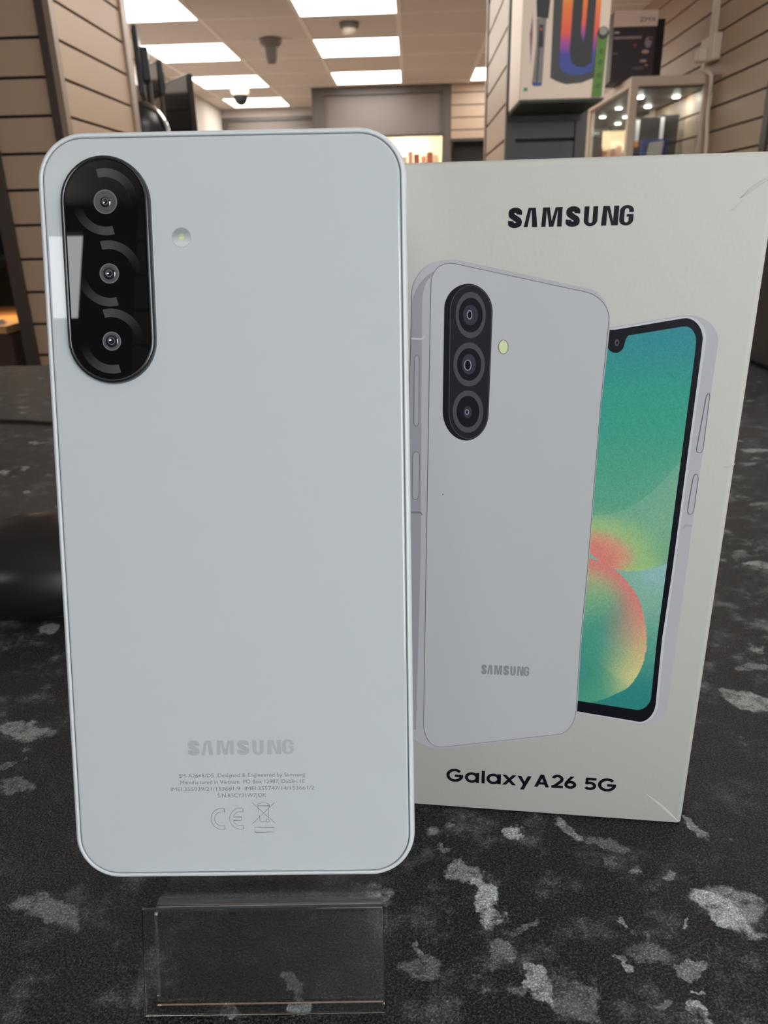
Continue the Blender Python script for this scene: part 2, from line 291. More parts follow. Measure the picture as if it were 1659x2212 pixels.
rings=[[[(24.49,140.18),(24.47,139.38),(24.37,138.6),(24.18,137.86),(23.92,137.17),(23.59,136.56),(23.2,136.04),(22.75,135.61),(22.27,135.3),(21.75,135.11),(21.21,135.05),(20.68,135.12),(20.15,135.31),(19.65,135.63),(19.18,136.05),(18.76,136.58),(18.4,137.2),(18.11,137.9),(17.9,138.64),(17.76,139.43),(17.71,140.23),(17.74,141.03),(17.85,141.8),(18.04,142.54),(18.31,143.21),(18.64,143.81),(19.04,144.31),(19.48,144.72),(19.96,145.02),(20.47,145.19),(21.0,145.25),(21.52,145.18),(22.04,144.99),(22.53,144.69),(22.99,144.27),(23.4,143.76),(23.76,143.16),(24.06,142.48),(24.28,141.75),(24.42,140.97)],[(23.81,140.18),(23.79,139.59),(23.71,139.0),(23.56,138.45),(23.35,137.93),(23.09,137.48),(22.77,137.08),(22.42,136.77),(22.03,136.54),(21.61,136.4),(21.19,136.35),(20.76,136.4),(20.34,136.54),(19.94,136.78),(19.56,137.1),(19.23,137.5),(18.94,137.96),(18.71,138.48),(18.54,139.04),(18.43,139.62),(18.39,140.22),(18.41,140.82),(18.5,141.4),(18.66,141.95),(18.87,142.46),(19.14,142.91),(19.45,143.29),(19.81,143.6),(20.2,143.82),(20.6,143.96),(21.02,144.0),(21.45,143.95),(21.86,143.81),(22.25,143.58),(22.62,143.26),(22.95,142.88),(23.24,142.42),(23.47,141.91),(23.65,141.36),(23.76,140.78)],[(22.72,140.19),(22.71,139.84),(22.66,139.5),(22.56,139.17),(22.43,138.87),(22.27,138.61),(22.08,138.38),(21.86,138.19),(21.62,138.06),(21.36,137.98),(21.1,137.95),(20.84,137.98),(20.58,138.06),(20.33,138.2),(20.11,138.39),(19.9,138.62),(19.72,138.89),(19.58,139.19),(19.48,139.52),(19.41,139.87),(19.38,140.22),(19.4,140.57),(19.45,140.91),(19.54,141.23),(19.68,141.53),(19.84,141.8),(20.04,142.02),(20.26,142.2),(20.49,142.33),(20.75,142.41),(21.01,142.44),(21.27,142.41),(21.52,142.32),(21.76,142.19),(21.99,142.0),(22.19,141.78),(22.37,141.51),(22.51,141.21),(22.62,140.88),(22.69,140.54)],[(21.36,140.25),(21.36,140.11),(21.34,139.97),(21.32,139.84),(21.28,139.71),(21.23,139.6),(21.17,139.51),(21.1,139.44),(21.02,139.38),(20.94,139.35),(20.86,139.34),(20.78,139.35),(20.7,139.38),(20.62,139.44),(20.55,139.52),(20.49,139.61),(20.43,139.72),(20.39,139.84),(20.35,139.98),(20.33,140.12),(20.32,140.26),(20.32,140.4),(20.34,140.54),(20.37,140.68),(20.41,140.8),(20.46,140.91),(20.52,141.0),(20.59,141.08),(20.66,141.13),(20.74,141.16),(20.82,141.17),(20.91,141.16),(20.99,141.13),(21.06,141.07),(21.13,141.0),(21.2,140.9),(21.25,140.79),(21.3,140.67),(21.33,140.54),(21.35,140.4)]],[[(24.59,129.1),(24.56,128.31),(24.45,127.53),(24.25,126.79),(23.98,126.11),(23.62,125.5),(23.2,124.97),(22.72,124.55),(22.2,124.24),(21.64,124.05),(21.07,123.98),(20.5,124.04),(19.93,124.23),(19.4,124.54),(18.9,124.96),(18.45,125.48),(18.07,126.09),(17.76,126.78),(17.53,127.52),(17.38,128.3),(17.33,129.1),(17.36,129.89),(17.49,130.66),(17.69,131.39),(17.98,132.06),(18.34,132.66),(18.76,133.17),(19.24,133.58),(19.76,133.87),(20.3,134.05),(20.86,134.11),(21.43,134.05),(21.98,133.87),(22.51,133.57),(23.0,133.16),(23.44,132.65),(23.82,132.05),(24.13,131.38),(24.37,130.66),(24.52,129.89)],[(23.74,129.1),(23.72,128.52),(23.63,127.95),(23.48,127.4),(23.26,126.9),(22.99,126.45),(22.67,126.06),(22.3,125.75),(21.9,125.52),(21.48,125.38),(21.04,125.34),(20.61,125.38),(20.18,125.52),(19.77,125.75),(19.39,126.05),(19.05,126.44),(18.75,126.89),(18.52,127.39),(18.34,127.94),(18.23,128.51),(18.19,129.1),(18.21,129.68),(18.3,130.25),(18.46,130.79),(18.68,131.29),(18.96,131.73),(19.28,132.1),(19.65,132.41),(20.04,132.63),(20.46,132.76),(20.89,132.8),(21.32,132.76),(21.75,132.62),(22.15,132.4),(22.52,132.1),(22.86,131.72),(23.15,131.28),(23.39,130.79),(23.57,130.25),(23.69,129.68)],[(22.51,129.15),(22.5,128.79),(22.45,128.43),(22.36,128.09),(22.24,127.77),(22.08,127.49),(21.9,127.25),(21.68,127.05),(21.45,126.91),(21.21,126.82),(20.96,126.79),(20.71,126.82),(20.46,126.91),(20.22,127.05),(20.01,127.24),(19.81,127.48),(19.64,127.77),(19.5,128.08),(19.4,128.42),(19.34,128.78),(19.31,129.15),(19.32,129.52),(19.38,129.88),(19.47,130.21),(19.59,130.53),(19.75,130.81),(19.94,131.04),(20.15,131.23),(20.37,131.37),(20.62,131.46),(20.86,131.49),(21.11,131.46),(21.36,131.37),(21.59,131.23),(21.81,131.04),(22.01,130.8),(22.17,130.53),(22.31,130.21),(22.42,129.88),(22.48,129.52)],[(21.4,128.94),(21.39,128.75),(21.37,128.58),(21.33,128.4),(21.27,128.25),(21.2,128.11),(21.11,127.99),(21.01,127.89),(20.9,127.82),(20.79,127.78),(20.67,127.76),(20.56,127.77),(20.44,127.82),(20.33,127.89),(20.23,127.99),(20.14,128.11),(20.06,128.25),(19.99,128.4),(19.94,128.57),(19.91,128.75),(19.9,128.94),(19.91,129.12),(19.93,129.3),(19.97,129.47),(20.03,129.63),(20.11,129.77),(20.19,129.89),(20.29,129.98),(20.4,130.05),(20.51,130.1),(20.63,130.11),(20.74,130.1),(20.86,130.05),(20.97,129.98),(21.07,129.89),(21.16,129.77),(21.24,129.63),(21.3,129.47),(21.35,129.3),(21.38,129.12)]],[[(24.51,118.06),(24.49,117.27),(24.38,116.49),(24.18,115.75),(23.9,115.06),(23.55,114.45),(23.13,113.92),(22.66,113.49),(22.14,113.17),(21.59,112.98),(21.02,112.91),(20.45,112.96),(19.89,113.15),(19.36,113.45),(18.87,113.87),(18.42,114.39),(18.04,115.0),(17.74,115.68),(17.51,116.42),(17.37,117.2),(17.31,118.0),(17.34,118.79),(17.47,119.57),(17.67,120.3),(17.96,120.97),(18.32,121.58),(18.74,122.09),(19.21,122.5),(19.72,122.8),(20.26,122.99),(20.82,123.05),(21.38,122.99),(21.93,122.81),(22.45,122.52),(22.94,122.11),(23.37,121.6),(23.75,121.01),(24.06,120.34),(24.3,119.62),(24.45,118.85)],[(23.59,118.05),(23.57,117.46),(23.49,116.88),(23.34,116.33),(23.13,115.81),(22.87,115.35),(22.56,114.96),(22.21,114.64),(21.82,114.41),(21.42,114.26),(21.0,114.21),(20.57,114.25),(20.16,114.39),(19.77,114.62),(19.4,114.93),(19.07,115.32),(18.79,115.77),(18.56,116.28),(18.39,116.83),(18.28,117.41),(18.24,118.01),(18.27,118.6),(18.36,119.18),(18.51,119.73),(18.72,120.23),(18.98,120.68),(19.3,121.07),(19.65,121.38),(20.03,121.6),(20.43,121.74),(20.85,121.79),(21.26,121.75),(21.67,121.61),(22.06,121.39),(22.42,121.09),(22.75,120.71),(23.03,120.26),(23.26,119.76),(23.43,119.22),(23.54,118.64)],[(21.85,117.93),(21.84,117.7),(21.81,117.48),(21.76,117.27),(21.68,117.07),(21.58,116.9),(21.47,116.75),(21.34,116.63),(21.2,116.54),(21.05,116.48),(20.9,116.46),(20.74,116.48),(20.59,116.53),(20.45,116.62),(20.31,116.74),(20.19,116.88),(20.09,117.06),(20.0,117.25),(19.94,117.46),(19.9,117.68),(19.89,117.91),(19.89,118.14),(19.93,118.36),(19.98,118.57),(20.06,118.76),(20.15,118.93),(20.27,119.08),(20.4,119.2),(20.54,119.29),(20.69,119.34),(20.84,119.36),(20.99,119.35),(21.14,119.29),(21.29,119.21),(21.42,119.09),(21.54,118.95),(21.64,118.77),(21.73,118.58),(21.79,118.37),(21.83,118.15)],[(21.09,117.92),(21.08,117.83),(21.07,117.75),(21.05,117.67),(21.02,117.59),(20.98,117.52),(20.94,117.47),(20.89,117.42),(20.83,117.39),(20.78,117.36),(20.72,117.36),(20.66,117.36),(20.6,117.38),(20.54,117.42),(20.49,117.46),(20.44,117.52),(20.4,117.59),(20.37,117.66),(20.34,117.74),(20.33,117.83),(20.32,117.91),(20.33,118.0),(20.34,118.08),(20.36,118.17),(20.39,118.24),(20.43,118.31),(20.47,118.36),(20.52,118.41),(20.58,118.44),(20.63,118.47),(20.69,118.47),(20.75,118.47),(20.81,118.45),(20.87,118.41),(20.92,118.37),(20.97,118.31),(21.01,118.25),(21.04,118.17),(21.06,118.09),(21.08,118.01)]]]
flash=[(29.75,133.05),(29.74,132.8),(29.71,132.56),(29.66,132.34),(29.58,132.13),(29.48,131.94),(29.35,131.78),(29.22,131.65),(29.06,131.55),(28.9,131.5),(28.74,131.48),(28.57,131.5),(28.4,131.56),(28.24,131.65),(28.09,131.78),(27.96,131.94),(27.85,132.13),(27.75,132.34),(27.68,132.57),(27.63,132.81),(27.61,133.05),(27.61,133.3),(27.65,133.54),(27.7,133.76),(27.78,133.97),(27.88,134.16),(28.01,134.31),(28.14,134.44),(28.3,134.54),(28.46,134.59),(28.62,134.61),(28.79,134.59),(28.95,134.53),(29.11,134.44),(29.26,134.31),(29.39,134.15),(29.51,133.97),(29.6,133.76),(29.68,133.53),(29.72,133.29)]
fside=[(45.23,136.8),(51.96,137.22),(67.43,139.77),(68.62,139.79),(69.76,139.66),(70.84,139.39),(71.84,138.98),(72.76,138.45),(73.58,137.8),(74.28,137.04),(74.85,136.2),(75.27,135.26),(75.53,134.25),(75.43,125.46),(75.33,102.32),(75.22,90.13),(75.25,70.32),(75.15,59.36),(75.05,37.79),(74.93,37.02),(74.65,36.28),(74.23,35.59),(73.69,34.95),(73.03,34.37),(72.27,33.86),(71.42,33.44),(70.49,33.11),(69.49,32.89),(68.45,32.78),(51.34,35.45),(46.13,36.43)]
flip=[(45.25,136.49),(51.98,136.97),(67.46,139.52),(68.23,139.54),(68.98,139.42),(69.69,139.18),(70.36,138.82),(70.98,138.36),(71.53,137.8),(72.02,137.16),(72.42,136.43),(72.72,135.63),(72.92,134.76),(72.9,133.35),(72.58,107.82),(72.44,77.49),(72.2,59.21),(72.65,38.5),(72.52,37.67),(72.3,36.88),(72.0,36.14),(71.63,35.45),(71.2,34.84),(70.71,34.31),(70.18,33.87),(69.62,33.54),(69.02,33.32),(68.4,33.22),(51.32,35.74),(46.13,36.43)]
bezO=[(45.32,135.47),(52.01,136.56),(67.51,139.12),(68.15,139.15),(68.77,139.05),(69.37,138.83),(69.94,138.51),(70.46,138.08),(70.93,137.57),(71.34,136.98),(71.69,136.3),(71.96,135.56),(72.14,134.76),(72.21,131.83),(71.89,77.47),(71.52,59.17),(71.99,39.19),(71.92,38.3),(71.77,37.46),(71.54,36.68),(71.24,35.96),(70.88,35.32),(70.46,34.76),(69.99,34.31),(69.48,33.97),(68.94,33.75),(68.36,33.66),(51.31,35.96),(46.11,36.72)]
bezI=[(45.41,134.25),(55.8,135.63),(67.69,137.58),(68.18,137.6),(68.66,137.51),(69.11,137.32),(69.53,137.05),(69.91,136.7),(70.24,136.27),(70.53,135.78),(70.76,135.23),(70.92,134.62),(71.02,133.96),(71.08,131.33),(70.68,79.43),(70.49,59.12),(70.81,41.42),(70.73,40.69),(70.56,40.0),(70.31,39.38),(70.0,38.81),(69.62,38.32),(69.19,37.91),(68.71,37.59),(68.19,37.37),(67.64,37.25),(67.06,37.25),(51.58,39.15),(45.92,39.95)]
notch=[(50.39,135.45),(51.59,136.77),(57.1,136.74),(57.07,135.98),(56.86,135.93),(56.66,135.84),(56.46,135.72),(56.28,135.59),(56.11,135.43),(55.97,135.25),(55.84,135.06),(55.74,134.85),(55.66,134.64),(55.61,134.42),(55.38,133.09),(55.31,132.86),(55.22,132.63),(55.09,132.43),(54.95,132.24),(54.78,132.07),(54.61,131.93),(54.41,131.81),(54.21,131.73),(54.0,131.67),(53.79,131.66),(53.56,131.67),(53.34,131.71),(53.12,131.77),(52.91,131.85),(52.72,131.96),(52.55,132.08),(52.39,132.21),(52.26,132.36),(52.16,132.52),(52.08,132.69),(50.61,132.69)]
ncam=[(54.3,133.91),(54.31,133.79),(54.3,133.67),(54.28,133.56),(54.25,133.46),(54.2,133.37),(54.15,133.29),(54.09,133.23),(54.02,133.18),(53.94,133.15),(53.86,133.15),(53.78,133.16),(53.71,133.18),(53.63,133.23),(53.56,133.29),(53.49,133.37),(53.43,133.46),(53.38,133.57),(53.34,133.68),(53.31,133.79),(53.29,133.91),(53.29,134.03),(53.3,134.15),(53.32,134.26),(53.35,134.36),(53.39,134.46),(53.45,134.53),(53.51,134.6),(53.58,134.64),(53.65,134.67),(53.73,134.68),(53.81,134.67),(53.89,134.64),(53.97,134.59),(54.04,134.53),(54.11,134.45),(54.17,134.36),(54.22,134.26),(54.26,134.15),(54.29,134.03)]
ncam2=[(54.0,133.91),(54.0,133.86),(54.0,133.82),(53.99,133.77),(53.98,133.73),(53.96,133.7),(53.94,133.66),(53.91,133.64),(53.89,133.62),(53.86,133.61),(53.82,133.61),(53.79,133.61),(53.76,133.62),(53.73,133.64),(53.7,133.67),(53.67,133.7),(53.65,133.73),(53.63,133.77),(53.61,133.82),(53.6,133.87),(53.6,133.91),(53.59,133.96),(53.6,134.01),(53.61,134.05),(53.62,134.09),(53.64,134.13),(53.66,134.16),(53.68,134.19),(53.71,134.2),(53.74,134.22),(53.77,134.22),(53.8,134.22),(53.83,134.2),(53.87,134.19),(53.89,134.16),(53.92,134.13),(53.95,134.09),(53.97,134.05),(53.98,134.01),(53.99,133.96)]
fkeyA=[(74.47,120.83),(74.46,121.1),(74.47,121.37),(74.49,121.61),(74.52,121.83),(74.57,122.03),(74.63,122.2),(74.7,122.33),(74.77,122.44),(74.86,122.5),(74.96,122.52),(75.23,122.0),(75.34,109.76),(75.33,109.56),(75.29,109.37),(75.24,109.2),(75.17,109.05),(75.09,108.92),(75.0,108.81),(74.9,108.72),(74.79,108.66),(74.68,108.63),(74.56,108.63),(74.45,108.64),(74.36,108.67),(74.27,108.73),(74.19,108.8),(74.11,108.88),(74.05,108.99),(74.0,109.1),(73.96,109.23),(73.94,109.37),(73.93,109.51),(74.47,120.83)]
fkeyB=[(73.95,101.6),(73.96,101.9),(73.97,102.19),(74.0,102.45),(74.04,102.69),(74.09,102.91),(74.15,103.09),(74.22,103.24),(74.3,103.35),(74.38,103.42),(74.46,103.44),(74.57,103.39),(74.67,103.32),(74.77,103.22),(74.85,103.1),(74.93,102.96),(75.0,102.8),(75.06,102.64),(75.1,102.46),(75.13,102.28),(75.15,102.08),(75.1,94.65),(75.07,94.42),(75.02,94.2),(74.96,94.0),(74.89,93.82),(74.81,93.67),(74.72,93.54),(74.62,93.44),(74.52,93.36),(74.41,93.33),(74.3,93.33),(74.2,93.36),(74.1,93.43),(74.01,93.53),(73.92,93.66),(73.85,93.81),(73.79,93.98),(73.75,94.18),(73.71,94.39),(73.7,94.61),(73.7,94.85),(73.95,101.6)]
fband=[(73.13,89.59),(73.14,89.77),(73.17,89.93),(73.21,90.09),(73.27,90.23),(73.34,90.36),(73.42,90.47),(73.52,90.56),(73.63,90.63),(73.74,90.67),(73.86,90.69),(75.21,90.61),(75.22,90.13),(74.03,90.22),(73.92,90.2),(73.82,90.18),(73.73,90.14),(73.64,90.09),(73.56,90.03),(73.49,89.96),(73.44,89.88),(73.39,89.79),(73.36,89.69),(73.35,89.59)]
petU=[(51.76,82.54),(52.94,81.41),(54.19,80.4),(55.66,79.54),(57.35,78.81),(59.27,78.17),(61.16,77.9),(63.92,78.13),(66.85,78.9),(69.07,79.69),(71.03,80.62)]
petL=[(50.38,81.26),(51.68,81.1),(53.95,80.39),(55.64,79.8),(57.35,78.81),(58.85,77.68),(60.39,76.15),(61.95,74.35),(63.55,72.27),(64.84,69.89),(65.92,67.22),(66.83,63.96),(67.44,60.93),(67.83,57.57),(67.81,54.15),(67.3,50.66),(66.15,47.38),(64.48,44.32),(61.46,42.04)]
logoM=[(28.9,158.49),(28.75,162.4),(55.08,158.23),(54.7,162.25)]
gal=[(16.84,9.74),(16.8,14.34),(64.21,10.1),(63.8,14.75)]
galx=[(16.84,9.67),(21.71,9.69),(22.19,9.7),(26.23,9.72),(26.87,9.72),(27.85,9.73),(28.32,9.73),(32.37,9.76),(32.69,9.76),(36.68,9.78),(36.9,9.78),(40.91,9.81),(41.75,9.81),(45.89,9.84),(46.41,9.84),(49.76,9.86),(50.04,9.86),(53.37,9.88),(55.52,9.89),(58.83,9.91),(59.25,9.91),(64.22,9.94)]
glogo=[(25.96,46.14),(25.94,49.02),(38.61,47.61),(38.48,50.31)]
crease=[(80.94,166.89),(79.38,165.89),(77.82,164.79),(76.94,163.94),(75.95,163.26)]
crease2=[(76.86,163.23),(75.7,161.76),(74.45,160.8)]
creaseBR=[(72.4,9.94),(77.18,6.02),(82.25,0.94)]
dent=[(80.13,105.36),(83.12,106.09)]
speck=[(15.18,97.13)]
bez=[(48.91,84.17),(69.87,84.86)]
blots=[(0.0269,0.1629,351.1,-44.1,3.6,-330.4,0.9),(0.043,0.1641,209.1,-114.1,-231.4,-334.7,0.55),(0.0524,0.1597,154.8,-69.1,-143.0,-387.7,0.25),(0.0125,0.1486,290.2,-60.8,-68.0,-328.3,0.5),(0.0175,0.1394,289.2,52.8,54.7,-142.9,1.0),(0.0144,0.1461,254.7,-116.5,-247.2,-427.1,0.8),(0.026,0.1318,214.4,20.5,245.2,-801.1,0.3),(0.0508,0.1347,487.9,-218.2,-350.0,-1417.6,0.6),(0.0766,0.1365,86.3,-72.5,-173.2,-215.6,0.9),(0.0796,0.1399,120.7,-84.8,-98.9,-195.0,0.5),(0.0806,0.1425,343.8,-240.1,-321.8,-623.7,0.5),(0.0659,0.1332,1133.0,-389.2,17.1,-1131.7,0.6),(0.0458,0.1238,673.5,-224.3,-97.8,-1207.3,0.55),(0.0619,0.123,281.0,-118.2,-69.2,-850.9,0.4),(0.0274,0.1168,519.4,204.6,121.8,-214.9,0.75),(0.0342,0.1137,141.4,-52.6,-39.8,-233.9,0.28),(0.0611,0.1127,673.9,-1.7,131.7,-380.5,0.8),(0.0623,0.1186,1031.0,-711.1,-535.5,-1251.3,0.7),(0.0543,0.1135,355.7,-172.8,-158.3,-908.9,0.3),(0.078,0.165,255.7,-278.1,-550.1,-221.1,0.5),(0.0646,0.1476,526.7,-409.3,-519.1,-576.7,0.4),(0.0531,0.1526,511.6,-129.5,8.9,-726.1,0.3),(0.0189,0.1233,435.1,99.0,120.9,-306.9,0.25),(-0.1346,0.207,102.4,44.6,-24.0,-196.5,0.5),(-0.0939,0.1354,102.9,23.5,-60.2,-237.2,0.3),(-0.1579,0.2741,205.2,95.2,-0.8,-163.8,0.5),(-0.1313,0.1894,409.2,210.3,3.9,-573.0,0.3),(-0.027,0.1188,360.9,50.5,7.0,-411.1,0.6),(-0.0258,0.1119,482.7,-17.2,-55.3,-353.0,1.0),(-0.0268,0.1153,683.2,96.7,11.7,-668.2,0.8),(-0.0003,0.1213,186.2,-31.9,-50.3,-292.5,0.25),(0.0204,0.1251,414.9,129.3,103.3,-207.8,0.35),(0.0537,0.1257,155.5,-70.2,-75.6,-399.7,0.25),(-0.0417,0.1093,359.2,-47.6,-267.5,-844.3,0.4),(0.118,0.2221,101.4,-62.1,-98.3,-139.2,0.6),(0.1146,0.2276,152.6,-76.7,-133.8,-391.3,0.4),(0.1679,0.3332,133.2,-59.9,-44.2,-305.1,0.5),(0.2479,0.5243,84.9,-36.0,-9.2,-217.6,0.5),(0.2297,0.4922,161.3,-67.2,-12.1,-324.5,0.3),(0.1269,0.2453,191.7,-98.4,-145.4,-391.0,0.3),(-0.2908,0.4933,212.2,110.3,-8.4,-241.4,0.6),(-0.2814,0.5015,326.0,161.6,-11.3,-312.3,0.5),(-0.3059,0.5711,163.5,78.5,-11.3,-248.8,0.5),(-0.2535,0.4515,402.4,197.0,-8.2,-281.3,0.5),(0.1661,0.3506,308.9,-125.2,-5.8,-354.2,0.3),(0.2032,0.4157,187.2,-80.1,-8.6,-329.2,0.3),(-0.0002,0.126,913.9,-6.3,9.6,-600.5,0.4),(0.0076,0.1551,794.1,-33.1,9.3,-787.8,0.3),(-0.3775,0.6953,156.1,77.3,-10.9,-175.7,0.3),(-0.1244,0.1789,162.8,39.6,-129.5,-329.0,0.25)]
D_crease=crease;D_crease2=crease2;D_creaseBR=creaseBR
# ------------------------------------------------------------------ shared materials
M = {}
M['slat'] = mat('slat laminate', (0.46, 0.335, 0.235), 0.45, noise=0.04, nscale=3)
M['slat_shaded'] = mat('shaded slat laminate', (.055, .052, .05), .45)  # slat laminate darkened; the shadow below the carton is in the colour
M['carton_base'] = mat('dark green base', (.02, .03, .014), .5)
M['groove'] = mat('groove dark', (0.02, 0.017, 0.016), 0.7)
M['post_dark'] = mat('dark bronze trim', (0.055, 0.042, 0.036), 0.45)
M['post_alu'] = mat('bronze aluminium trim', (0.30, 0.23, 0.18), 0.35, metal=0.3)
M['tile'] = mat('ceiling tile', (0.78, 0.69, 0.63), 0.9, bump=0.3, bscale=60)
M['tbar'] = mat('ceiling grid bar', (0.95, 0.88, 0.80), 0.6)
M['diffuser'] = mat('light diffuser', (0.9, 0.9, 0.9), 0.4, emit=(1, 0.965, 0.915), es=PANEL_LIGHT)
M['white_wall'] = mat('white wall paint', (0.72, 0.65, 0.60), 0.8)
M['floor'] = mat('beige vinyl floor', (0.50, 0.42, 0.35), 0.5, noise=0.2, nscale=6)
M['grey'] = mat('taupe grey paint', (0.20, 0.165, 0.145), 0.5)
M['grey_dark'] = mat('dark taupe frame', (0.11, 0.09, 0.08), 0.45)
M['black'] = mat('black plastic', (0.012, 0.012, 0.014), 0.35)
M['black_matt'] = mat('matt black', (0.012, 0.010, 0.010), 0.8)
M['white_plastic'] = mat('cream white plastic', (0.88, 0.78, 0.64), 0.4)
M['clear'] = mat('clear glass', (0.95, 1, 0.98), 0.0, trans=1.0, ior=1.45)
M['led'] = mat('led spot', (1, 1, 1), 0.4, emit=(1, 0.98, 0.9), es=90)

# ------------------------------------------------------------------ room shell
def struct(o): o['kind'] = 'structure'; return o
XL, XR, YF, YB, FL = -1.98, 1.37, -3.6, 8.78, -1.0
struct(MB().box(XL-.1, XR+.1, YF-.1, YB+.1, FL-.1, FL).build('floor', M['floor']))
# wall with horizontal slats: boards over a dark backing
def slat_boards(along, a0, a1, fixed, sign, z0, z1, th=0.012, pitch=0.1, phase=0.072, gap=0.008):
    """boards along axis 'x' or 'y' between a0..a1, front face at `fixed`, body extending by sign*th behind it"""
    mb = MB(); k0 = math.floor((z0-phase)/pitch)
    k = k0
    while phase+k*pitch < z1:
        za, zb = max(z0, phase+k*pitch+gap/2), min(z1, phase+(k+1)*pitch-gap/2)
        if zb-za > 0.004:
            b0, b1 = sorted((fixed, fixed+sign*th))
            if along == 'x': mb.box(a0, a1, b0, b1, za, zb)
            else: mb.box(b0, b1, a0, a1, za, zb)
        k += 1
    return mb
wl = struct(MB().box(XL-.1, XL, YF, YB, FL, CEIL).build('wall_left', M['white_wall']))
wr = struct(MB().box(XR+.013, XR+.1, YF, YB, FL, CEIL).build('wall_right', M['groove']))
slat_boards('y', YF, 7.55, XR, 1, FL, CEIL, phase=0.003).build('slat_boards', M['slat'], wr, bevel=0.001)
struct(MB().box(XL, XR, YB, YB+.1, FL, CEIL).build('wall_back', M['white_wall']))
# front wall (behind the camera)
struct(MB().box(XL, XR, YF-.1, YF, FL, CEIL).build('wall_front', M['grey']))
# partition of slats standing behind the camera
FX0, FX1, FZ0, FZ1 = -1.20, -.770, .955, 1.205      # small bright fanlight, mirrored in the phone
p = MB().box(-0.62, .12, -1.60, -1.563, FL, CEIL).box(XL, FX0, -1.60, -1.56, FL, CEIL).box(FX1, -.62, -1.60, -1.56, FL, CEIL)
p.box(FX0, FX1, -1.60, -1.56, FL, FZ0).box(FX0, FX1, -1.60, -1.56, FZ1, CEIL)
p.box(.12, .15, -1.60, -1.0, FL, CEIL)
p.box(.15, XR, -1.04, -1.0, 1.02, CEIL).box(.15, XR, -1.04, -1.0, FL, 0.0)
p = struct(p.build('wall_partition', M['groove']))
slat_boards('x', -0.62, .12, -1.55, -1, FL, CEIL).build('slat_boards', M['slat'], p, bevel=0.001)
M['front_fill'] = mat('daylight pane', (0.8, 0.85, 0.9), 0.5, emit=(0.88, 0.95, 1.0), es=FILL_STRENGTH)
M['fanlight'] = mat('bright fanlight pane', (0.8, 0.85, 0.9), 0.5, emit=(0.97, 1.0, 1.0), es=5.5)
struct(MB().box(FX0, FX1, -1.585, -1.58, FZ0, FZ1).build('window_1', M['fanlight']))
wi = struct(MB().box(.15, XR, -1.03, -1.025, 0.0, 1.02).build('fill_panel', M['front_fill']))  # added unseen glowing panel, fills the phone and carton fronts with light
MB().box(.15, XR, -1.025, -1.0, 0.0, .03).box(.15, XR, -1.025, -1.0, .99, 1.02).box(.74, .77, -1.025, -1.0, .03, .99).build('fill_panel_frame', M['grey_dark'], wi)

# ------------------------------------------------------------------ ceiling: tiles, grid bars, light panels
GX, GY, PX, PY = -0.063, 5.06, 0.58, 0.585
def ceiling_light(x, y, w_, d_, label):
    e = empty('ceiling_light', (x+w_/2, y+d_/2, CEIL)); X, Y = w_/2, d_/2
    f = MB()
    for a in ((-X, X, -Y, -Y+.012), (-X, X, Y-.012, Y), (-X, -X+.012, -Y+.012, Y-.012), (X-.012, X, -Y+.012, Y-.012)):
        f.box(a[0], a[1], a[2], a[3], -.006, .0)
    f.build('frame', M['tbar'], e)
    MB().box(-X+.012, X-.012, -Y+.012, Y-.012, -.004, .001).build('diffuser', M['diffuser'], e)
    return tag(e, label, 'ceiling light', 'recessed square light panels in the ceiling')
M_seen = {(-3, -1): 'large square ceiling light cut by the top of the picture, beside the left slatted pillar',
          (-3, 1): 'square ceiling light, second from the front in the left row of light panels',
          (-3, 3): 'square ceiling light in the left row, just in front of the dome camera',
          (-3, 5): 'farthest square ceiling light of the left row, partly behind the dome camera',
          (-1, -1): 'large square ceiling light at the top edge, middle row',
          (-1, 1): 'square ceiling light of the middle row right behind the smoke detector',
          (-1, 3): 'farthest square ceiling light of the middle row, touching the far partition',
          (1, 3): 'square ceiling light half hidden by the right slatted pillar'}
for ci, rows in ((-3, (-1, 1, 3, 5)), (-1, (-5, -3, -1, 1, 3)), (1, (-7, 3))):
    for r in rows:
        lab = M_seen.get((ci, r), 'square ceiling light panel out of view over the counter')
        ceiling_light(GX+ci*PX, GY+r*PY, PX, PY, lab)
struct(MB().box(XL-.1, XR+.1, YF-.1, YB+.1, CEIL, CEIL+.1).build('ceiling', M['tile']))
gb = MB()
x = GX-4*PX
while x < XR+.1:
    if x > XL: gb.box(x-.014, x+.014, YF, YB, CEIL-.003, CEIL)
    x += PX
y = GY-15*PY
while y < YB:
    if y > YF: gb.box(XL, XR, y-.014, y+.014, CEIL-.0028, CEIL)
    y += PY
struct(gb.build('trim_1', M['tbar']))['label'] = 'pale metal grid of the suspended ceiling'

# ceiling fittings
e = empty('dome_camera', (-1.50, 7.43, CEIL))
MB().lathe((0, 0, 0), [(.085, 0), (.085, -.03), (.07, -.06)], 24).build('base', M['white_plastic'], e, smooth=True)
MB().lathe((0, 0, -.06), [(.062, 0), (.060, -.03), (.045, -.06), (.02, -.075), (.004, -.078)], 24).build('dome', M['black'], e, smooth=True)
tag(e, 'small white security dome camera with black dome under the ceiling', 'security camera')
e = empty('occupancy_sensor', (-.905, 5.60, CEIL))
MB().lathe((0, 0, 0), [(.075, 0), (.07, -.03), (.05, -.05)], 24).build('base', M['grey'], e, smooth=True)
MB().lathe((0, 0, -.05), [(.048, 0), (.042, -.06), (.028, -.09), (.004, -.095)], 24).build('sensor_head', M['grey'], e, smooth=True)
tag(e, 'grey-brown cone-shaped fitting hanging from a ceiling tile between the two light rows', 'ceiling sensor')
e = empty('smoke_detector', (-.365, 5.26, CEIL))
MB().lathe((0, 0, 0), [(.06, 0), (.06, -.02), (.05, -.03)], 24).build('base', M['grey'], e, smooth=True)
